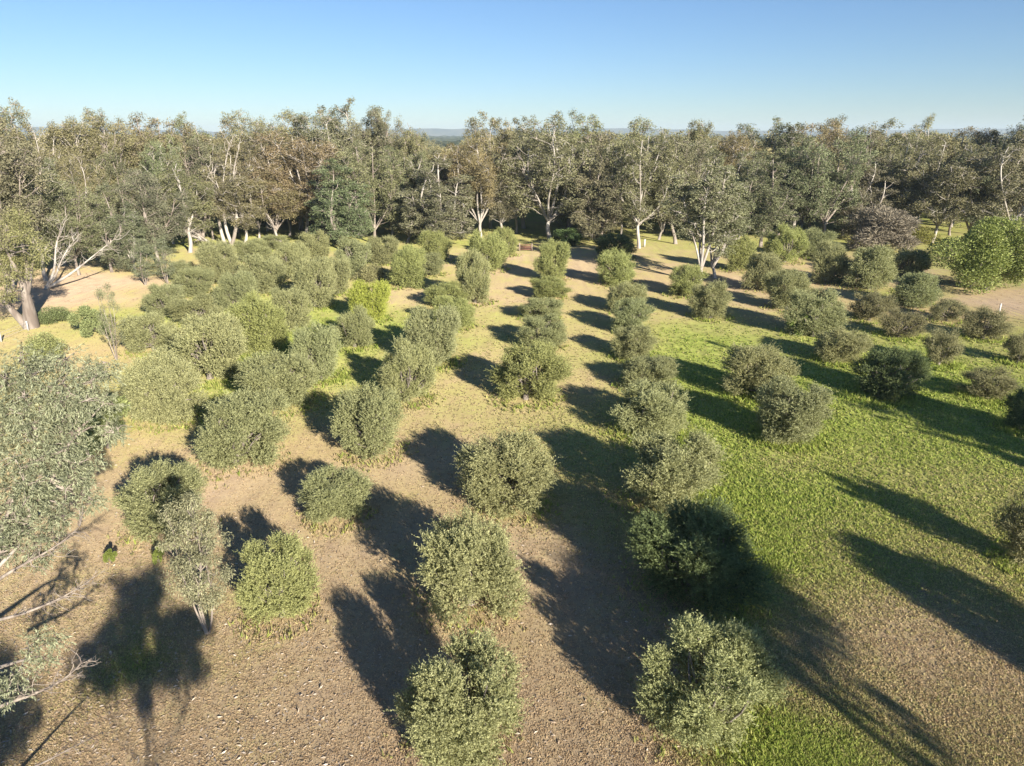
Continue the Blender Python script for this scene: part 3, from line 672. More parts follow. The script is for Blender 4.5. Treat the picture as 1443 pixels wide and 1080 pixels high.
# =================================================================== THE NEAR GUM ON THE LEFT
def near_gum():
    rng = np.random.default_rng(77)
    base = np.array([-21.5, 20.5, 0.0])
    r = root('gum_tree', 'near gum filling the left edge with long hanging grey leaves and pale limbs', 'gum tree', tuple(base))
    tb = Tubes()
    fork = base + [0.6, 0.5, 5.2]
    tb.add(curve(base - [0, 0, .3], fork, rng, .03, 7) - base, np.array([.55, .42, .38, .36, .34, .33, .32]), 12)
    #  photo x, photo y, distance, radius
    CL = [(40, 520, 26.5, 1.0), (90, 515, 27.5, 1.0), (130, 540, 27.5, .95), (60, 560, 26, 1.1), (20, 600, 25, 1.1), (110, 590, 26.5, 1.1), (150, 600, 27, .75), (75, 630, 25.5, 1.1),
          (30, 660, 24.5, 1.0), (118, 650, 26, .85), (92, 690, 25, .95), (40, 720, 24, .9), (20, 770, 23.5, .8), (75, 750, 24, .75), (125, 700, 25.5, .55), (-10, 560, 25.5, 1.2), (-20, 680, 24, 1.2),
          (0, 740, 23.5, .9), (100, 555, 26, .9), (145, 570, 27, .6), (55, 690, 24.5, .9), (140, 520, 28, .6), (10, 540, 26, .9), (-5, 620, 25, 1.0), (50, 600, 25.5, 1.0), (85, 720, 24.5, .7), (60, 780, 23.6, .5)]
    tops = [fork]
    mains = []
    for px, py, Y in ((60, 560, 26), (20, 700, 24.2), (100, 620, 26), (-20, 560, 25)):
        c = curve(fork, at(px, py, Y), rng, .05, 10, .03); mains.append(c); tb.add(c - base, np.linspace(.20, .05, 10), 8)
    nodes = np.concatenate(mains)
    VV, QQ, TT, off = [], [], [], 0
    def tuft(c, rad, n):
        nonlocal off
        # drooping sprays: twig centres, each with a fan of long leaves
        ns = max(6, n // 14)
        u = unit(rng.normal(size=(ns, 3)) + [0, 0, .25]); S = c + u * rad * rng.uniform(.35, 1.05, (ns, 1)) * [1.1, 1.1, .85]
        sd = unit(u * .6 + rng.normal(size=(ns, 3)) * .4 + [0, 0, -.45])
        k = 14; t = (np.arange(k) + .5) / k
        B = (S[:, None] + sd[:, None] * (t * .38)[None, :, None]).reshape(-1, 3)
        D = unit(np.repeat(sd, k, 0) * .6 + rng.normal(size=(ns * k, 3)) * .5 + [0, 0, -.45])
        L = rng.uniform(.7, 1.35, ns * k) * .13
        v, q = leaves(B, D, L, L * .22, rng)
        VV.append(v); QQ.append(q + off); off += len(v)
        TT.append(np.clip(np.repeat(rng.normal(.55, .2, ns), k) + rng.normal(0, .16, ns * k), 0, 1))
        for i in range(0, ns, 5): tb.add(curve(c, S[i], rng, .08, 4) - base, np.linspace(.022, .006, 4), 4)
    for px, py, Y, rad in CL:
        c = at(px, py, Y)
        j = int(np.linalg.norm(nodes - c, axis=1).argmin())
        tb.add(curve(nodes[j], c, rng, .09, 6) - base, np.linspace(.07, .02, 6), 6)
        for q in range(5):
            cc = c + unit(rng.normal(size=3)) * rad * .6
            tb.add(curve(c, cc, rng, .08, 4) - base, np.linspace(.03, .01, 4), 4)
            tuft(cc, rad * .58, int(560 * rad * rad))
    # low leafy bough at the lower left
    b0 = base + [0, 0, 2.6]
    low = curve(b0, at(55, 925, 20.3), rng, .06, 8, .05); tb.add(low - base, np.linspace(.13, .03, 8), 7)
    for px, py, Y, rad in ((50, 905, 20.4, .5), (30, 950, 20.0, .5), (62, 935, 20.3, .35), (10, 975, 19.7, .5), (75, 900, 20.6, .3)):
        c = at(px, py, Y); tb.add(curve(low[-2], c, rng, .07, 5) - base, np.linspace(.04, .015, 5), 5)
        for q in range(3): tuft(c + unit(rng.normal(size=3)) * rad * .5, rad * .6, int(650 * rad * rad) + 60)
    cr = build_mesh('crown', np.concatenate(VV) - base, np.concatenate(QQ), M_GUM, np.concatenate(TT))
    link('crown', cr, r, (1.08, 1.17, 1.18)); link('trunk', tb.mesh('trunk', M_GUMBARK), r)
    # dead boughs
    for s, (a, e, Yb, Ye) in enumerate((((-30, 880), (118, 824), 20.5, 22.6), ((-20, 830), (112, 742), 22, 23.6), ((-10, 1000), (115, 935), 19.4, 20.6))):
        td = Tubes(); p0 = at(*a, Yb); p1 = at(*e, Ye)
        m = curve(p0, p1, rng, .03, 12, -.02); td.add(m - base, np.linspace(.075, .012, 12), 6)
        for i in range(3, 12):
            for q in range(3):
                d = unit(unit(p1 - p0) * .9 + rng.normal(size=3) * .55); L = rng.uniform(.35, 1.1)
                tw = curve(m[i], m[i] + d * L, rng, .1, 6); td.add(tw - base, np.linspace(.022, .006, 6), 4)
                for w in range(2):
                    td.add(curve(tw[3], tw[3] + unit(d + rng.normal(size=3) * .7) * L * .4, rng, .1, 4) - base, np.linspace(.01, .004, 4), 3)
        link('dead_branch', td.mesh('dead_branch', M_DEADWOOD), r)
    td = Tubes(); p0 = base + [0, 0, 4]; td.add(curve(p0, at(28, 768, 23.3), rng, .03, 8) - base, np.linspace(.2, .05, 8), 8); link('limb', td.mesh('limb', M_PALEBARK), r)
near_gum()

# =================================================================== MID GUM WITH THICK WHITE TRUNK AT THE LEFT
def white_trunk_gum():
    rng = np.random.default_rng(91)
    x, y = ground(44, 462); base = np.array([x, y, 0.])
    r = root('gum_tree', 'leaning gum with thick forked white trunk and yellow green crown at the left edge', 'gum tree', tuple(base))
    tb = Tubes()
    s = depth_of(y) / F
    p1 = at(36, 415, y - .5) - base; p2 = at(10, 428, y - 1) - base
    tb.add(curve([0, 0, -.3], p1, rng, .03, 8), np.linspace(.95, .5, 8), 12)
    tb.add(curve([-.3, 0, 0], p2, rng, .04, 8), np.linspace(.55, .32, 8), 10)
    tops = [at(30, 330, y), at(8, 350, y - 2), at(48, 365, y + 1), at(-20, 330, y)]
    nodes = []
    for i, t in enumerate(tops):
        c = curve(p1 if i != 3 else p2, t - base, rng, .05, 8); nodes.append(c); tb.add(c, np.linspace(.45, .07, 8), 8)
    nodes = np.concatenate(nodes)
    VV, QQ, TT, off = [], [], [], 0
    for i in range(64):
        px = rng.uniform(-25, 58); py = rng.uniform(300, 425)
        if px > 38 and (py > 412 or py < 322): continue
        if 18 < px and py > 405: continue
        c = at(px, py, y + rng.uniform(-4.5, 3.5)) - base; rad = rng.uniform(.8, 1.35)
        j = int(np.linalg.norm(nodes - c, axis=1).argmin()); tb.add(curve(nodes[j], c, rng, .07, 5), np.linspace(.09, .02, 5), 5)
        n = 300; u = unit(rng.normal(size=(n, 3))); B = c + u * rad * rng.uniform(.3, 1.05, (n, 1)) * [1, 1, .8]
        L = rng.uniform(.7, 1.3, n) * .24
        v, q = leaves(B, unit(u * .5 + rng.normal(size=(n, 3)) * .5 + [0, 0, -.5]), L, L * .36, rng)
        VV.append(v); QQ.append(q + off); off += len(v); TT.append(np.clip(rng.normal(.55, .1) + rng.normal(0, .16, n), 0, 1))
    link('crown', build_mesh('crown', np.concatenate(VV), np.concatenate(QQ), M_GUM, np.concatenate(TT)), r, (.98, .98, .70))
    link('trunk', tb.mesh('trunk', M_GUMBARK), r)
white_trunk_gum()

# dead wood: bare trunks and fallen limbs
def dead_tree(name, label, cat, px, yb, stems, mat=M_PALEBARK, r0=.35, twigs=5, seed=1, group=None, tl=3.0):
    rng = np.random.default_rng(seed); x, y = ground(px, yb); base = np.array([x, y, 0.])
    tb = Tubes()
    for (ex, ey, dy) in stems:
        e = at(ex, ey, y + dy) - base
        L = np.linalg.norm(e)
        c = curve([rng.normal() * .1, 0, -.1], e, rng, .035, 12); tb.add(c, np.linspace(r0, r0 * .14, 12), 8)
        for i in range(5, 12):
            for q in range(twigs // 2 + 1):
                d = unit(e / L + rng.normal(size=3) * .5); l = rng.uniform(.3, 1) * tl
                tw = curve(c[i], c[i] + d * l, rng, .08, 6); tb.add(tw, np.linspace(r0 * .2, r0 * .04, 6), 5)
                tb.add(curve(tw[3], tw[3] + unit(d + rng.normal(size=3) * .6) * l * .5, rng, .08, 5), np.linspace(r0 * .09, r0 * .03, 5), 4)
    o = link(name, tb.mesh(name, mat)); o.location = tuple(base)
    o['label'] = label; o['category'] = cat
    if group: o['group'] = group
    return o
dead_tree('dead_tree', 'bare white double trunk standing above the outer olives', 'dead tree', 326, 346, [(323, 204, 2), (336, 212, 0)], r0=.40, twigs=3, seed=3)
dead_tree('dead_tree', 'bare pale leaning trunk left of the white double trunk', 'dead tree', 318, 345, [(293, 236, 1)], r0=.42, twigs=3, seed=4)
dead_tree('dead_tree', 'grey leafless spreading tree behind the bare leaning trunk', 'dead tree', 285, 340, [(262, 232, 1), (285, 240, 3), (250, 262, 0)], r0=.4, twigs=9, seed=41, tl=5, mat=M_DEADWOOD)
dead_tree('fallen_limb', 'pale fallen branch fan at the head of the outermost olive row', 'fallen limb', 306, 350, [(258, 316, 0), (266, 322, -4), (272, 334, -3)], r0=.32, twigs=3, seed=5, tl=2.2)
dead_tree('fallen_limb', 'long pale fallen limbs reaching over the dry slope at the left', 'fallen limb', 62, 408, [(160, 338, 3), (104, 340, 1), (90, 318, 4)], r0=.24, twigs=4, seed=6, tl=3.2)
dead_tree('fallen_limb', 'pale broken limb low in front of the rusty gum', 'fallen limb', 398, 344, [(366, 292, 1), (374, 300, -2)], r0=.3, twigs=3, seed=7, tl=2.0)
dead_tree('bare_limb', 'long curved white limb reaching right from the huge gate gum', 'limb', 800, 330, [(842, 264, 0)], r0=.42, twigs=2, seed=8, tl=2.4)
dead_tree('fallen_branch', 'long thin fallen branch lying in the bottom left corner', 'fallen branch', 20, 1090, [(144, 1034, 0)], r0=.05, twigs=4, seed=9, tl=.7, mat=M_DEADWOOD).location.z = 0.03

# =================================================================== FENCES AND GATE
def boxmesh(name, boxes, mat):
    V, Q = [], []
    for (x0, x1, y0, y1, z0, z1) in boxes:
        b = len(V); V += [(x0, y0, z0), (x1, y0, z0), (x1, y1, z0), (x0, y1, z0), (x0, y0, z1), (x1, y0, z1), (x1, y1, z1), (x0, y1, z1)]
        Q += [(b, b + 3, b + 2, b + 1), (b + 4, b + 5, b + 6, b + 7), (b, b + 1, b + 5, b + 4), (b + 1, b + 2, b + 6, b + 5), (b + 2, b + 3, b + 7, b + 6), (b + 3, b, b + 4, b + 7)]
    return build_mesh(name, V, Q, mat)
gx, gy = ground(749, 354)
fr = root('wooden_gate', 'reddish brown wooden gate at the top of the centre row below the huge gum', 'gate', (gx, gy, 0))
link('gate_panel', boxmesh('gate_panel', [(-2.3, -.02, -.04, .04, z, z + .16) for z in (.25, .55, .85, 1.15)], M_GATEWOOD), fr)
for xx in (-2.42, .06): link('post', boxmesh('post', [(xx - .13, xx + .13, -.13, .13, -.2, 1.6)], M_FENCEWOOD), fr)
rf = root('rail_fence', 'short two-rail timber fence right of the reddish wooden gate', 'fence', (gx + 2.45, gy + .1, 0))
for z in (.55, 1.15): link('rail', boxmesh('rail', [(-2.15, 2.0, -.05, .05, z, z + .17)], M_FENCEWOOD), rf)
for xx in (2.1,): link('post', boxmesh('post', [(xx - .13, xx + .13, -.13, .13, -.2, 1.5)], M_FENCEWOOD), rf)
px0, py0 = ground(908, 348)
o = link('fence_post', boxmesh('fence_post', [(-.16, .16, -.16, .16, -.1, 1.5), (-.11, .11, -.11, .11, 1.5, 1.58)], M_POST)); o.location = (px0, py0, 0)
o['label'] = 'single white fence post at the forest edge right of the dark far olive'; o['category'] = 'post'
def wire_fence(pts, label, step=2.6, h=1.15):
    P = [np.array(ground(*p)) for p in pts]
    r = root('wire_fence', label, 'fence', (P[0][0], P[0][1], 0)); b = P[0]
    tb = Tubes()
    for a, e in zip(P[:-1], P[1:]):
        L = np.linalg.norm(e - a); n = max(1, int(L / step))
        for i in range(n + (e is P[-1])):
            q = a + (e - a) * i / n - b
            link('post', boxmesh('post', [(q[0] - .07, q[0] + .07, q[1] - .07, q[1] + .07, -.1, h)], M_POST), r)
        for z in (.35, .7, 1.02): tb.add(np.array([[*(a - b), z], [*((a + e) / 2 - b), z - .015], [*(e - b), z]]), [.012] * 3, 4)
    link('wire', tb.mesh('wire', M_POST), r)
wire_fence([(1408, 440), (1444, 452), (1500, 470)], 'wire fence with white posts by the right frame edge')
wire_fence([(-60, 490), (2, 482), (40, 466)], 'wire fence with pale posts below the thick white trunk')

# =================================================================== GROUND
# ground colour control points: photo x, y -> weights (green, dry straw, bare pinkish)
CT = [
 (600, 1060, .0, .35, .65), (450, 1000, .0, .4, .6), (300, 1000, .05, .4, .55), (185, 938, .75, .2, .05), (200, 990, .05, .25, .7), (120, 930, .05, .3, .65), (260, 900, .05, .3, .65), (80, 1000, .15, .3, .55), (150, 700, 0, .6, .4), (330, 940, .16, .5, .34), (250, 1060, 0, .45, .55), (400, 930, .05, .45, .5),
 (480, 850, .03, .47, .5), (400, 700, .05, .6, .35), (520, 700, .05, .7, .25), (430, 640, .05, .75, .2), (300, 690, 0, .35, .65), (200, 620, .2, .6, .2), (560, 660, .05, .45, .5), (620, 570, .15, .65, .2),
 (660, 560, .2, .6, .2), (800, 900, .0, .5, .5), (780, 980, 0, .4, .6), (850, 1060, 0, .45, .55), (880, 700, .3, .5, .2), (830, 640, .4, .5, .1), (700, 900, .05, .7, .25), (760, 830, 0, .4, .6),
 (800, 540, .2, .6, .2), (830, 470, .25, .6, .15), (830, 420, .15, .7, .15), (830, 380, .05, .5, .45), (700, 470, .35, .55, .1), (720, 410, .1, .45, .45), (730, 380, .1, .5, .4), (750, 360, .2, .35, .45), (850, 352, .2, .4, .4), (1000, 370, .3, .4, .3),
 (640, 540, .25, .6, .15), (560, 540, .6, .35, .05), (500, 560, .5, .4, .1), (460, 520, .6, .35, .05), (400, 480, .8, .2, 0), (420, 600, .25, .6, .15), (560, 450, .65, .3, .05), (600, 415, .15, .4, .45),
 (640, 395, .3, .6, .1), (470, 440, .6, .35, .05), (560, 425, .2, .35, .45), (350, 540, .6, .35, .05), (300, 580, .4, .5, .1), (420, 450, .8, .2, 0),
 (130, 400, 0, .25, .75), (90, 410, 0, .15, .85), (180, 410, .1, .5, .4), (60, 500, .2, .7, .1), (130, 490, .15, .7, .15), (190, 450, .5, .45, .05), (240, 380, .3, .6, .1), (20, 520, .3, .6, .1),
 (980, 480, .75, .2, .05), (960, 440, .3, .45, .25), (940, 400, .1, .6, .3), (1040, 460, .6, .3, .1), (1000, 540, .9, .1, 0), (1010, 620, .85, .15, 0), (1050, 700, .95, .05, 0), (1130, 680, .8, .2, 0),
 (1050, 660, .8, .2, 0), (1080, 780, .85, .15, 0), (1040, 870, .7, .25, .05), (1150, 860, .42, .46, .12), (1200, 780, .5, .42, .08), (1300, 680, .5, .4, .1), (1400, 700, .5, .4, .1), (1380, 780, .45, .5, .05),
 (1200, 900, .14, .5, .36), (1300, 920, .12, .52, .36), (1400, 960, .15, .6, .25), (1150, 980, .28, .45, .27), (1250, 1050, .38, .45, .17), (1400, 1060, .25, .55, .2), (1300, 1000, .15, .55, .3), (1120, 1050, .85, .15, 0), (1180, 1060, .7, .25, .05), (1080, 940, .3, .3, .4), (1130, 910, .1, .4, .5),
 (940, 900, .1, .4, .5), (960, 880, .2, .4, .4), (1160, 600, .75, .2, .05), (1100, 660, .35, .5, .15), (1250, 640, .7, .25, .05), (1350, 600, .75, .25, 0), (1300, 550, .85, .15, 0), (1160, 540, .8, .2, 0), (1050, 400, .0, .35, .65),
 (1080, 450, .15, .35, .5), (1130, 400, .05, .8, .15), (1200, 430, .1, .75, .15), (1180, 395, .0, .45, .55), (1240, 425, .05, .6, .35), (1260, 420, .6, .4, 0), (1350, 440, .1, .75, .15), (1420, 430, 0, .3, .7), (1400, 500, .55, .4, .05), (1290, 500, .75, .25, 0),
 (1200, 490, .6, .3, .1), (1360, 380, .5, .2, .3), (1260, 380, .2, .4, .4), (1130, 480, .6, .35, .05), (1443, 470, .4, .5, .1)]
far = [(x, 338, .5, .3, .2) for x in range(-100, 1600, 130)] + [(x, 300, .6, .3, .1) for x in range(-200, 1700, 200)] + [(x, 250, .9, .1, 0) for x in range(-300, 1800, 300)]
CTG = np.array([[*ground(p[0], p[1]), *p[2:]] for p in CT + far])
def weights(X, Y):
    P = np.stack([X, Y], -1)
    d2 = ((P[:, None, :] - CTG[None, :, :2]) ** 2).sum(-1)
    s = (1.2 + 0.045 * np.maximum(Y, 0)) ** 2
    w = 1 / (d2 + s[:, None] * .6) ** 1.7
    w /= w.sum(1, keepdims=True)
    return w @ CTG[:, 2:]
def axis(lo, a, b, hi, step):
    mid = np.arange(a, b, step); k = 26
    g = np.geomspace(1, abs(hi - b) + 1, k)[1:] - 1; g2 = np.geomspace(1, abs(a - lo) + 1, k)[1:] - 1
    return np.concatenate([(a - g2)[::-1], mid, b + g])
xs = axis(-9500, -120, 150, 9500, 1.0); ys = axis(-400, 8, 190, 11500, 1.0)
GX, GY = np.meshgrid(xs, ys); gxf, gyf = GX.ravel(), GY.ravel()
Wt = np.concatenate([weights(gxf[i:i + 8000], gyf[i:i + 8000]) for i in range(0, len(gxf), 8000)])
nx_, ny_ = len(xs), len(ys)
ii = (np.arange(ny_ - 1)[:, None] * nx_ + np.arange(nx_ - 1)[None]).ravel()
gm = build_mesh('ground', np.stack([gxf, gyf, np.zeros_like(gxf)], 1), np.stack([ii, ii + 1, ii + nx_ + 1, ii + nx_], 1), None, smooth=True)
ac = gm.attributes.new('cover', 'FLOAT_COLOR', 'POINT'); ac.data.foreach_set('color', np.concatenate([Wt, np.ones((len(Wt), 1))], 1).astype(np.float32).ravel())
GREEN1, GREEN2, DRY1, DRY2, BARE1, BARE2 = (0.17, 0.235, 0.042), (0.36, 0.38, 0.105), (0.45, 0.35, 0.18), (0.35, 0.28, 0.14), (0.50, 0.38, 0.255), (0.385, 0.285, 0.19)
def ground_material():
    m, nt, out = newmat('paddock')
    tc = N(nt, 'ShaderNodeTexCoord')
    def nz(scale, det=5, rough=.6, stretch=None):
        n = N(nt, 'ShaderNodeTexNoise'); n.inputs['Scale'].default_value = scale; n.inputs['Detail'].default_value = det; n.inputs['Roughness'].default_value = rough
        if stretch:
            mp = N(nt, 'ShaderNodeMapping'); mp.inputs['Scale'].default_value = stretch; nt.links.new(tc.outputs['Object'], mp.inputs[0]); nt.links.new(mp.outputs[0], n.inputs[0])
        else: nt.links.new(tc.outputs['Object'], n.inputs[0])
        return n.outputs[0]
    n_big, n_mid, n_fine, n_grain, n_row = nz(.12, 4), nz(.7, 6, .7), nz(4.5, 6, .75), nz(16, 5, .85), nz(.9, 5, .7, (1.0, .12, 1))
    av = N(nt, 'ShaderNodeAttribute', attribute_name='cover'); sep = N(nt, 'ShaderNodeSeparateColor'); nt.links.new(av.outputs['Color'], sep.inputs[0])
    jit = math_(nt, 'MULTIPLY_ADD', n_mid, 1.0, -.5); jit2 = math_(nt, 'MULTIPLY_ADD', n_fine, .9, -.45); jb = math_(nt, 'MULTIPLY_ADD', n_big, 1.3, -.65); jr = math_(nt, 'MULTIPLY_ADD', n_row, .7, -.35)
    js = math_(nt, 'ADD', math_(nt, 'ADD', jit, jit2), math_(nt, 'ADD', jb, jr))
    g = maprange(nt, math_(nt, 'ADD', sep.outputs[0], math_(nt, 'MULTIPLY', js, .55)), .12, .74, 0, 1)
    b = maprange(nt, math_(nt, 'SUBTRACT', sep.outputs[2], math_(nt, 'MULTIPLY', js, .6)), .2, .7, 0, 1)
    fine = maprange(nt, n_fine, .3, .7, 0, 1); mid = maprange(nt, n_mid, .35, .65, 0, 1)
    cg = mixc(nt, GREEN1, GREEN2, mid); cd = mixc(nt, DRY2, DRY1, fine); cb = mixc(nt, BARE2, BARE1, mid)
    c = mixc(nt, mixc(nt, cd, cb, b), cg, g)
    gr = maprange(nt, n_grain, .3, .7, .72, 1.2); f2 = maprange(nt, n_fine, .3, .7, .86, 1.10)
    mul = N(nt, 'ShaderNodeVectorMath', operation='SCALE'); nt.links.new(c, mul.inputs[0]); nt.links.new(math_(nt, 'MULTIPLY', math_(nt, 'MULTIPLY', gr, f2), maprange(nt, n_row, .35, .65, .88, 1.09)), mul.inputs['Scale'])
    p = N(nt, 'ShaderNodeBsdfDiffuse'); p.inputs['Roughness'].default_value = .8
    nt.links.new(mul.outputs[0], p.inputs['Color'])
    bp = N(nt, 'ShaderNodeBump'); bp.inputs['Strength'].default_value = .45; bp.inputs['Distance'].default_value = .08
    nt.links.new(math_(nt, 'ADD', math_(nt, 'MULTIPLY', n_fine, .7), math_(nt, 'MULTIPLY', n_grain, .35)), bp.inputs['Height']); nt.links.new(bp.outputs[0], p.inputs['Normal'])
    nt.links.new(p.outputs[0], out.inputs[0])
    return m
gm.materials.append(ground_material())
structure(link('ground', gm))

# ---- grass blades over the nearer ground
def grass():
    rng = np.random.default_rng(9)
    n = 330000
    # even density in the picture rather than on the ground
    px = rng.uniform(-40, 1490, n); py = 400 + 720 * rng.random(n) ** .62
    u, v = (px - 721.5) / F, (py - 540) / F; d = H / (SP + v * CP); X = u * d; Y = d * (CP - v * SP)
    W = np.concatenate([weights(X[i:i + 8000], Y[i:i + 8000]) for i in range(0, n, 8000)])
    g = np.clip(W[:, 0] + rng.normal(0, .07 + .12 * W[:, 0], n), 0, 1); b = np.clip(W[:, 2] + rng.normal(0, .1, n), 0, 1)
    keep = rng.random(n) < .22 + .9 * g
    X, Y, g, b, d = X[keep], Y[keep], g[keep], b[keep], d[keep]; boost = np.ones(len(X))
    for (ox, oy, ow, oh) in OL_POS:          # longer uncut grass round every olive
        m = int(340 if oy < 75 else 110); a_ = rng.uniform(0, 6.28, m); r_ = ow * rng.normal(.46, .11, m)
        x_, y_ = ox + np.cos(a_) * r_, oy + np.sin(a_) * r_
        X = np.concatenate([X, x_]); Y = np.concatenate([Y, y_]); d = np.concatenate([d, depth_of(y_)])
        g = np.concatenate([g, np.clip(weights(x_, y_)[:, 0] + rng.normal(.22, .22, m), 0, 1)]); boost = np.concatenate([boost, np.full(m, 2.2)])
    n = len(X)
    k = 3
    hgt = np.repeat((.022 + .085 * g) * (1 + .010 * d) * boost, k) * rng.uniform(.6, 1.3, n * k); wid = np.repeat(.014 + .0009 * d, k) * rng.uniform(.7, 1.3, n * k)
    bx = np.repeat(X, k) + rng.normal(0, .06, n * k); by = np.repeat(Y, k) + rng.normal(0, .06, n * k)
    a = rng.uniform(0, 6.28, n * k); lean = rng.normal(0, .5, (n * k, 2)) * hgt[:, None]
    P0 = np.stack([bx - np.cos(a) * wid, by - np.sin(a) * wid, np.zeros(n * k)], 1); P1 = np.stack([bx + np.cos(a) * wid, by + np.sin(a) * wid, np.zeros(n * k)], 1)
    P2 = np.stack([bx + lean[:, 0], by + lean[:, 1], hgt], 1)
    V = np.stack([P0, P1, P2], 1).reshape(-1, 3); T = np.arange(n * k * 3).reshape(-1, 3)
    gg = np.repeat(g, k)[:, None]; gg = np.clip((gg - .15) / .6, 0, 1); r = rng.random((n * k, 1))
    cg = (np.array(GREEN1) * (1 - r) + np.array(GREEN2) * r) * 1.6; cd = np.array([.74, .57, .36]) * r + np.array([.50, .38, .24]) * (1 - r)
    col = (cd * (1 - gg) + cg * gg) * rng.uniform(.75, 1.15, (n * k, 1))
    m, nt, out = newmat('grass_blade'); av = N(nt, 'ShaderNodeAttribute', attribute_name='bladecol'); df = N(nt, 'ShaderNodeBsdfDiffuse'); tr = N(nt, 'ShaderNodeBsdfTranslucent'); mx = N(nt, 'ShaderNodeMixShader'); mx.inputs[0].default_value = .45
    nt.links.new(av.outputs['Color'], df.inputs[0]); nt.links.new(av.outputs['Color'], tr.inputs[0]); nt.links.new(df.outputs[0], mx.inputs[1]); nt.links.new(tr.outputs[0], mx.inputs[2]); nt.links.new(mx.outputs[0], out.inputs[0])
    me = build_mesh('grass', V, np.zeros((0, 4), int), m, tris=T, col=np.concatenate([col, np.ones((n * k, 1))], 1))
    o = link('grass', me); o['kind'] = 'stuff'; o['label'] = 'short mixed green and straw coloured grass between the olives'; o['category'] = 'grass'
grass()

def litter():
    rng = np.random.default_rng(19); V, n = [], 9000
    px = rng.uniform(-20, 960, n); py = 600 + 500 * rng.random(n) ** .8
    u, v = (px - 721.5) / F, (py - 540) / F; d = H / (SP + v * CP); X = u * d; Y = d * (CP - v * SP)
    w = weights(X, Y); k = rng.random(n) < (.15 + w[:, 2]) * (.35 + .65 * (px < 480)); X, Y = X[k], Y[k]; n = len(X)
    B = np.stack([X, Y, rng.uniform(.01, .04, n)], 1); D = rng.normal(size=(n, 3)) * [1, 1, .12]; L = rng.uniform(.08, .24, n)
    v_, q = leaves(B, D, L, L * .3, rng, .3)
    v_[:, 2] = np.maximum(v_[:, 2], .008)
    o = link('leaf_litter', build_mesh('leaf_litter', v_, q, leaf_mat('dry_litter', (.30, .22, .15), (.72, .62, .50), 0, use_obj=False), rng.random(n)))
    o['kind'] = 'stuff'; o['label'] = 'dry curled leaves and bark flakes on the bare soil'; o['category'] = 'litter'
litter()

# =================================================================== FAR WOOD, PLAIN, HILLS
def far_wood():
    rng = np.random.default_rng(33); VV, QQ, TT = [], [], []; off = 0
    spots = []
    for ring, (y0, y1, n) in enumerate(((184, 300, 210), (300, 480, 200), (480, 900, 260))):
        for i in range(n):
            y = rng.uniform(y0, y1); u = rng.uniform(-.85, .85); x = u * (y * CP + 15 * SP)
            h = rng.uniform(17, 24.5)
            px = 721.5 + u * F
            if 585 < px < 668: h = min(h, 17.0 + rng.uniform(0, 1.5))
            spots.append((x, y, h))
    for (x, y, h) in spots:
        nc = 40 if y < 300 else (12 if y < 480 else 7)
        r0 = rng.uniform(4.5, 6.5)
        for q in range(nc):
            a = rng.uniform(0, 6.28); rr = r0 * math.sqrt(rng.random()); z = h * rng.uniform(.03, .92); c = np.array([x + math.cos(a) * rr, y + math.sin(a) * rr, z])
            rad = rng.uniform(1.3, 2.4) * (1.5 if nc < 12 else 1)
            n = 95 if y < 300 else 60
            uu = unit(rng.normal(size=(n, 3)) + [0, 0, .35]); B = c + uu * rad * rng.uniform(.5, 1.05, (n, 1)) * [1.1, 1.1, .8]
            L = rng.uniform(.7, 1.3, n) * (.6 if y < 300 else .95)
            v, qd = leaves(B, unit(uu + rng.normal(size=(n, 3)) * .6 + [0, 0, -.3]), L, L * .5, rng)
            VV.append(v); QQ.append(qd + off); off += len(v); TT.append(np.clip(rng.normal(.5, .12) + rng.normal(0, .15, n), 0, 1))
    o = link('distant_wood', build_mesh('distant_wood', np.concatenate(VV), np.concatenate(QQ), M_GUM, np.concatenate(TT)), None, (1.08, 1.0, .85))
    o['kind'] = 'stuff'; o['label'] = 'grey green wood reading as one mass behind the skyline gums'; o['category'] = 'wood'
far_wood()

def plain_mat(name, a, b, scale):
    m, nt, out = newmat(name); tc = N(nt, 'ShaderNodeTexCoord'); nz = N(nt, 'ShaderNodeTexNoise'); nz.inputs['Scale'].default_value = scale; nz.inputs['Detail'].default_value = 8
    nt.links.new(tc.outputs['Object'], nz.inputs[0]); d = N(nt, 'ShaderNodeBsdfDiffuse'); nt.links.new(mixc(nt, a, b, maprange(nt, nz.outputs[0], .4, .6, 0, 1)), d.inputs[0]); nt.links.new(d.outputs[0], out.inputs[0]); return m
def belts():
    # belts of bush on the plain, far away: low lumpy masses
    rng = np.random.default_rng(5); V, Q = [], []; off = 0
    for y, hh in ((1150, 9), (1500, 10), (2000, 11), (2600, 13), (3600, 16), (5200, 18)):
        n = 420; x = np.linspace(-y * .85, y * .85, n)
        top = hh * (.75 + .5 * rng.random(n)) * (.3 + .7 * (np.sin(x / y * 37 + y) > -.75)); dep = 160
        ring = [np.stack([x, np.full(n, y), np.full(n, -.5)], 1), np.stack([x, y + 15 + rng.normal(0, 4, n), top * .8], 1), np.stack([x, y + 60 + rng.normal(0, 9, n), top], 1), np.stack([x, np.full(n, y + dep), top * .9], 1), np.stack([x, np.full(n, y + dep + 20), np.full(n, -.5)], 1)]
        V.append(np.concatenate(ring))
        for k in range(4):
            i = np.arange(n - 1); Q.append(np.stack([i + k * n, i + 1 + k * n, i + 1 + (k + 1) * n, i + (k + 1) * n], 1) + off)
        off += 5 * n
    o = link('tree_belt', build_mesh('tree_belt', np.concatenate(V), np.concatenate(Q), plain_mat('far_bush', (.05, .065, .035), (.09, .10, .05), .03), smooth=True))
    o['kind'] = 'stuff'; o['label'] = 'dark belts of bush on the far plain seen through the skyline gap'; o['category'] = 'wood'
belts()
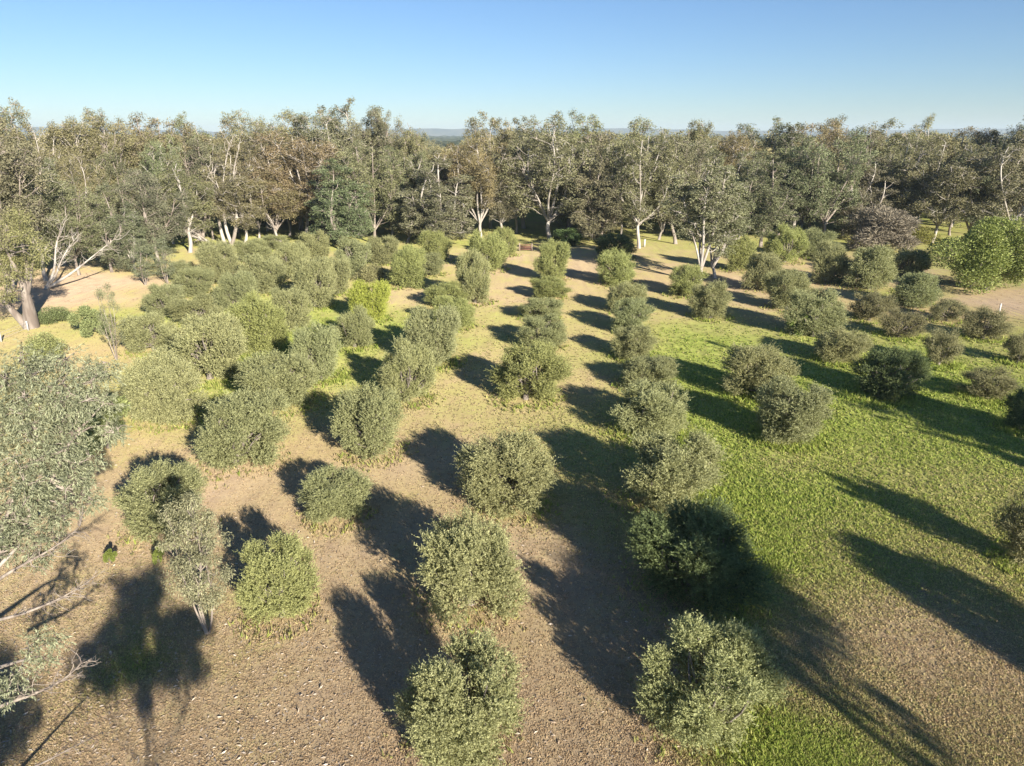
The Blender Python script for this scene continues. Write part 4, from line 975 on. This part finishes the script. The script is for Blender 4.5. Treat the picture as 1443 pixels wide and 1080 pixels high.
def hills():
    rng = np.random.default_rng(8); n, m = 260, 10; y0 = 8500
    x = np.linspace(-8800, 8800, n); prof = np.array([noise.fractal(Vector((a * .0006, 3.1, 0)), 1, 2, 6) for a in x])
    topz = 92 + 26 * prof + 16 * np.sin(x * .0009 + 1)
    V = []
    for j in range(m):
        f = j / (m - 1); yy = y0 + 1800 * f; env = math.sin(math.pi * min(f, .5)) if f < .5 else 1.0
        rough = np.array([noise.fractal(Vector((a * .0025, f * 5, 7)), 1, 2, 5) for a in x])
        V.append(np.stack([x, np.full(n, yy), topz * env + rough * 9 * env - 1], 1))
    i = np.arange(n - 1); Q = np.concatenate([np.stack([i + k * n, i + 1 + k * n, i + 1 + (k + 1) * n, i + (k + 1) * n], 1) for k in range(m - 1)])
    structure(link('hills', build_mesh('hills', np.concatenate(V), Q, plain_mat('hill_bush', (.07, .085, .045), (.16, .15, .08), .004), smooth=True)))
hills()

# haze
def haze():
    x0, x1, y0, y1, z0, z1 = -9400, 9400, -380, 11300, -1.0, 150.0
    m, nt, out = newmat('haze'); pv = N(nt, 'ShaderNodeVolumePrincipled'); pv.inputs['Color'].default_value = (.70, .84, 1, 1); pv.inputs['Density'].default_value = 1.0e-4; pv.inputs['Anisotropy'].default_value = 0.0
    nt.links.new(pv.outputs[0], out.inputs['Volume'])
    o = link('haze', boxmesh('haze', [(x0, x1, y0, y1, z0, z1)], m)); o['kind'] = 'stuff'; o['label'] = 'thin blue distance haze'; o['category'] = 'haze'
haze()

# =================================================================== LIGHT, SKY, CAMERA
w = bpy.data.worlds.new('World'); scene.world = w; w.use_nodes = True
nt = w.node_tree; nt.nodes.clear()
sky = nt.nodes.new('ShaderNodeTexSky'); sky.sky_type = 'NISHITA'; sky.sun_disc = False
sky.sun_elevation = SUN_EL; sky.sun_rotation = math.atan2(SUN_AZ[0], SUN_AZ[1])
sky.altitude = 200; sky.air_density = 1.0; sky.dust_density = 0.0; sky.ozone_density = 3.0
bg = nt.nodes.new('ShaderNodeBackground'); bg.inputs[1].default_value = 0.05
wo = nt.nodes.new('ShaderNodeOutputWorld'); tint = mixc(nt, sky.outputs[0], (0.86, 1.02, 1.28), 1.0, 'MULTIPLY'); nt.links.new(tint, bg.inputs[0]); nt.links.new(bg.outputs[0], wo.inputs[0])
sl = bpy.data.lights.new('sun', 'SUN'); sl.energy = 5.0; sl.angle = math.radians(.5); sl.color = (1.0, .92, .80)
so = bpy.data.objects.new('sun', sl); C.objects.link(so)
dv = Vector((SUN_AZ[0] * math.cos(SUN_EL), SUN_AZ[1] * math.cos(SUN_EL), math.sin(SUN_EL))); so.rotation_euler = dv.to_track_quat('Z', 'Y').to_euler()
cd = bpy.data.cameras.new('camera'); cam = bpy.data.objects.new('camera', cd); C.objects.link(cam)
cd.sensor_width = 36; cd.sensor_fit = 'HORIZONTAL'; cd.lens = 36 * F / 1443; cd.clip_end = 30000; cd.clip_start = .5
cam.location = (0, 0, H); cam.rotation_euler = (math.pi / 2 - PITCH, 0, 0); scene.camera = cam
vs = scene.view_settings; vs.view_transform = 'Standard'; vs.look = 'None'; vs.gamma = 1; vs.exposure = 1.0; vs.use_curve_mapping = False
scene.cycles.max_bounces = 6; scene.cycles.diffuse_bounces = 3; scene.cycles.transmission_bounces = 3; scene.cycles.volume_bounces = 1
scene.cycles.use_denoising = True
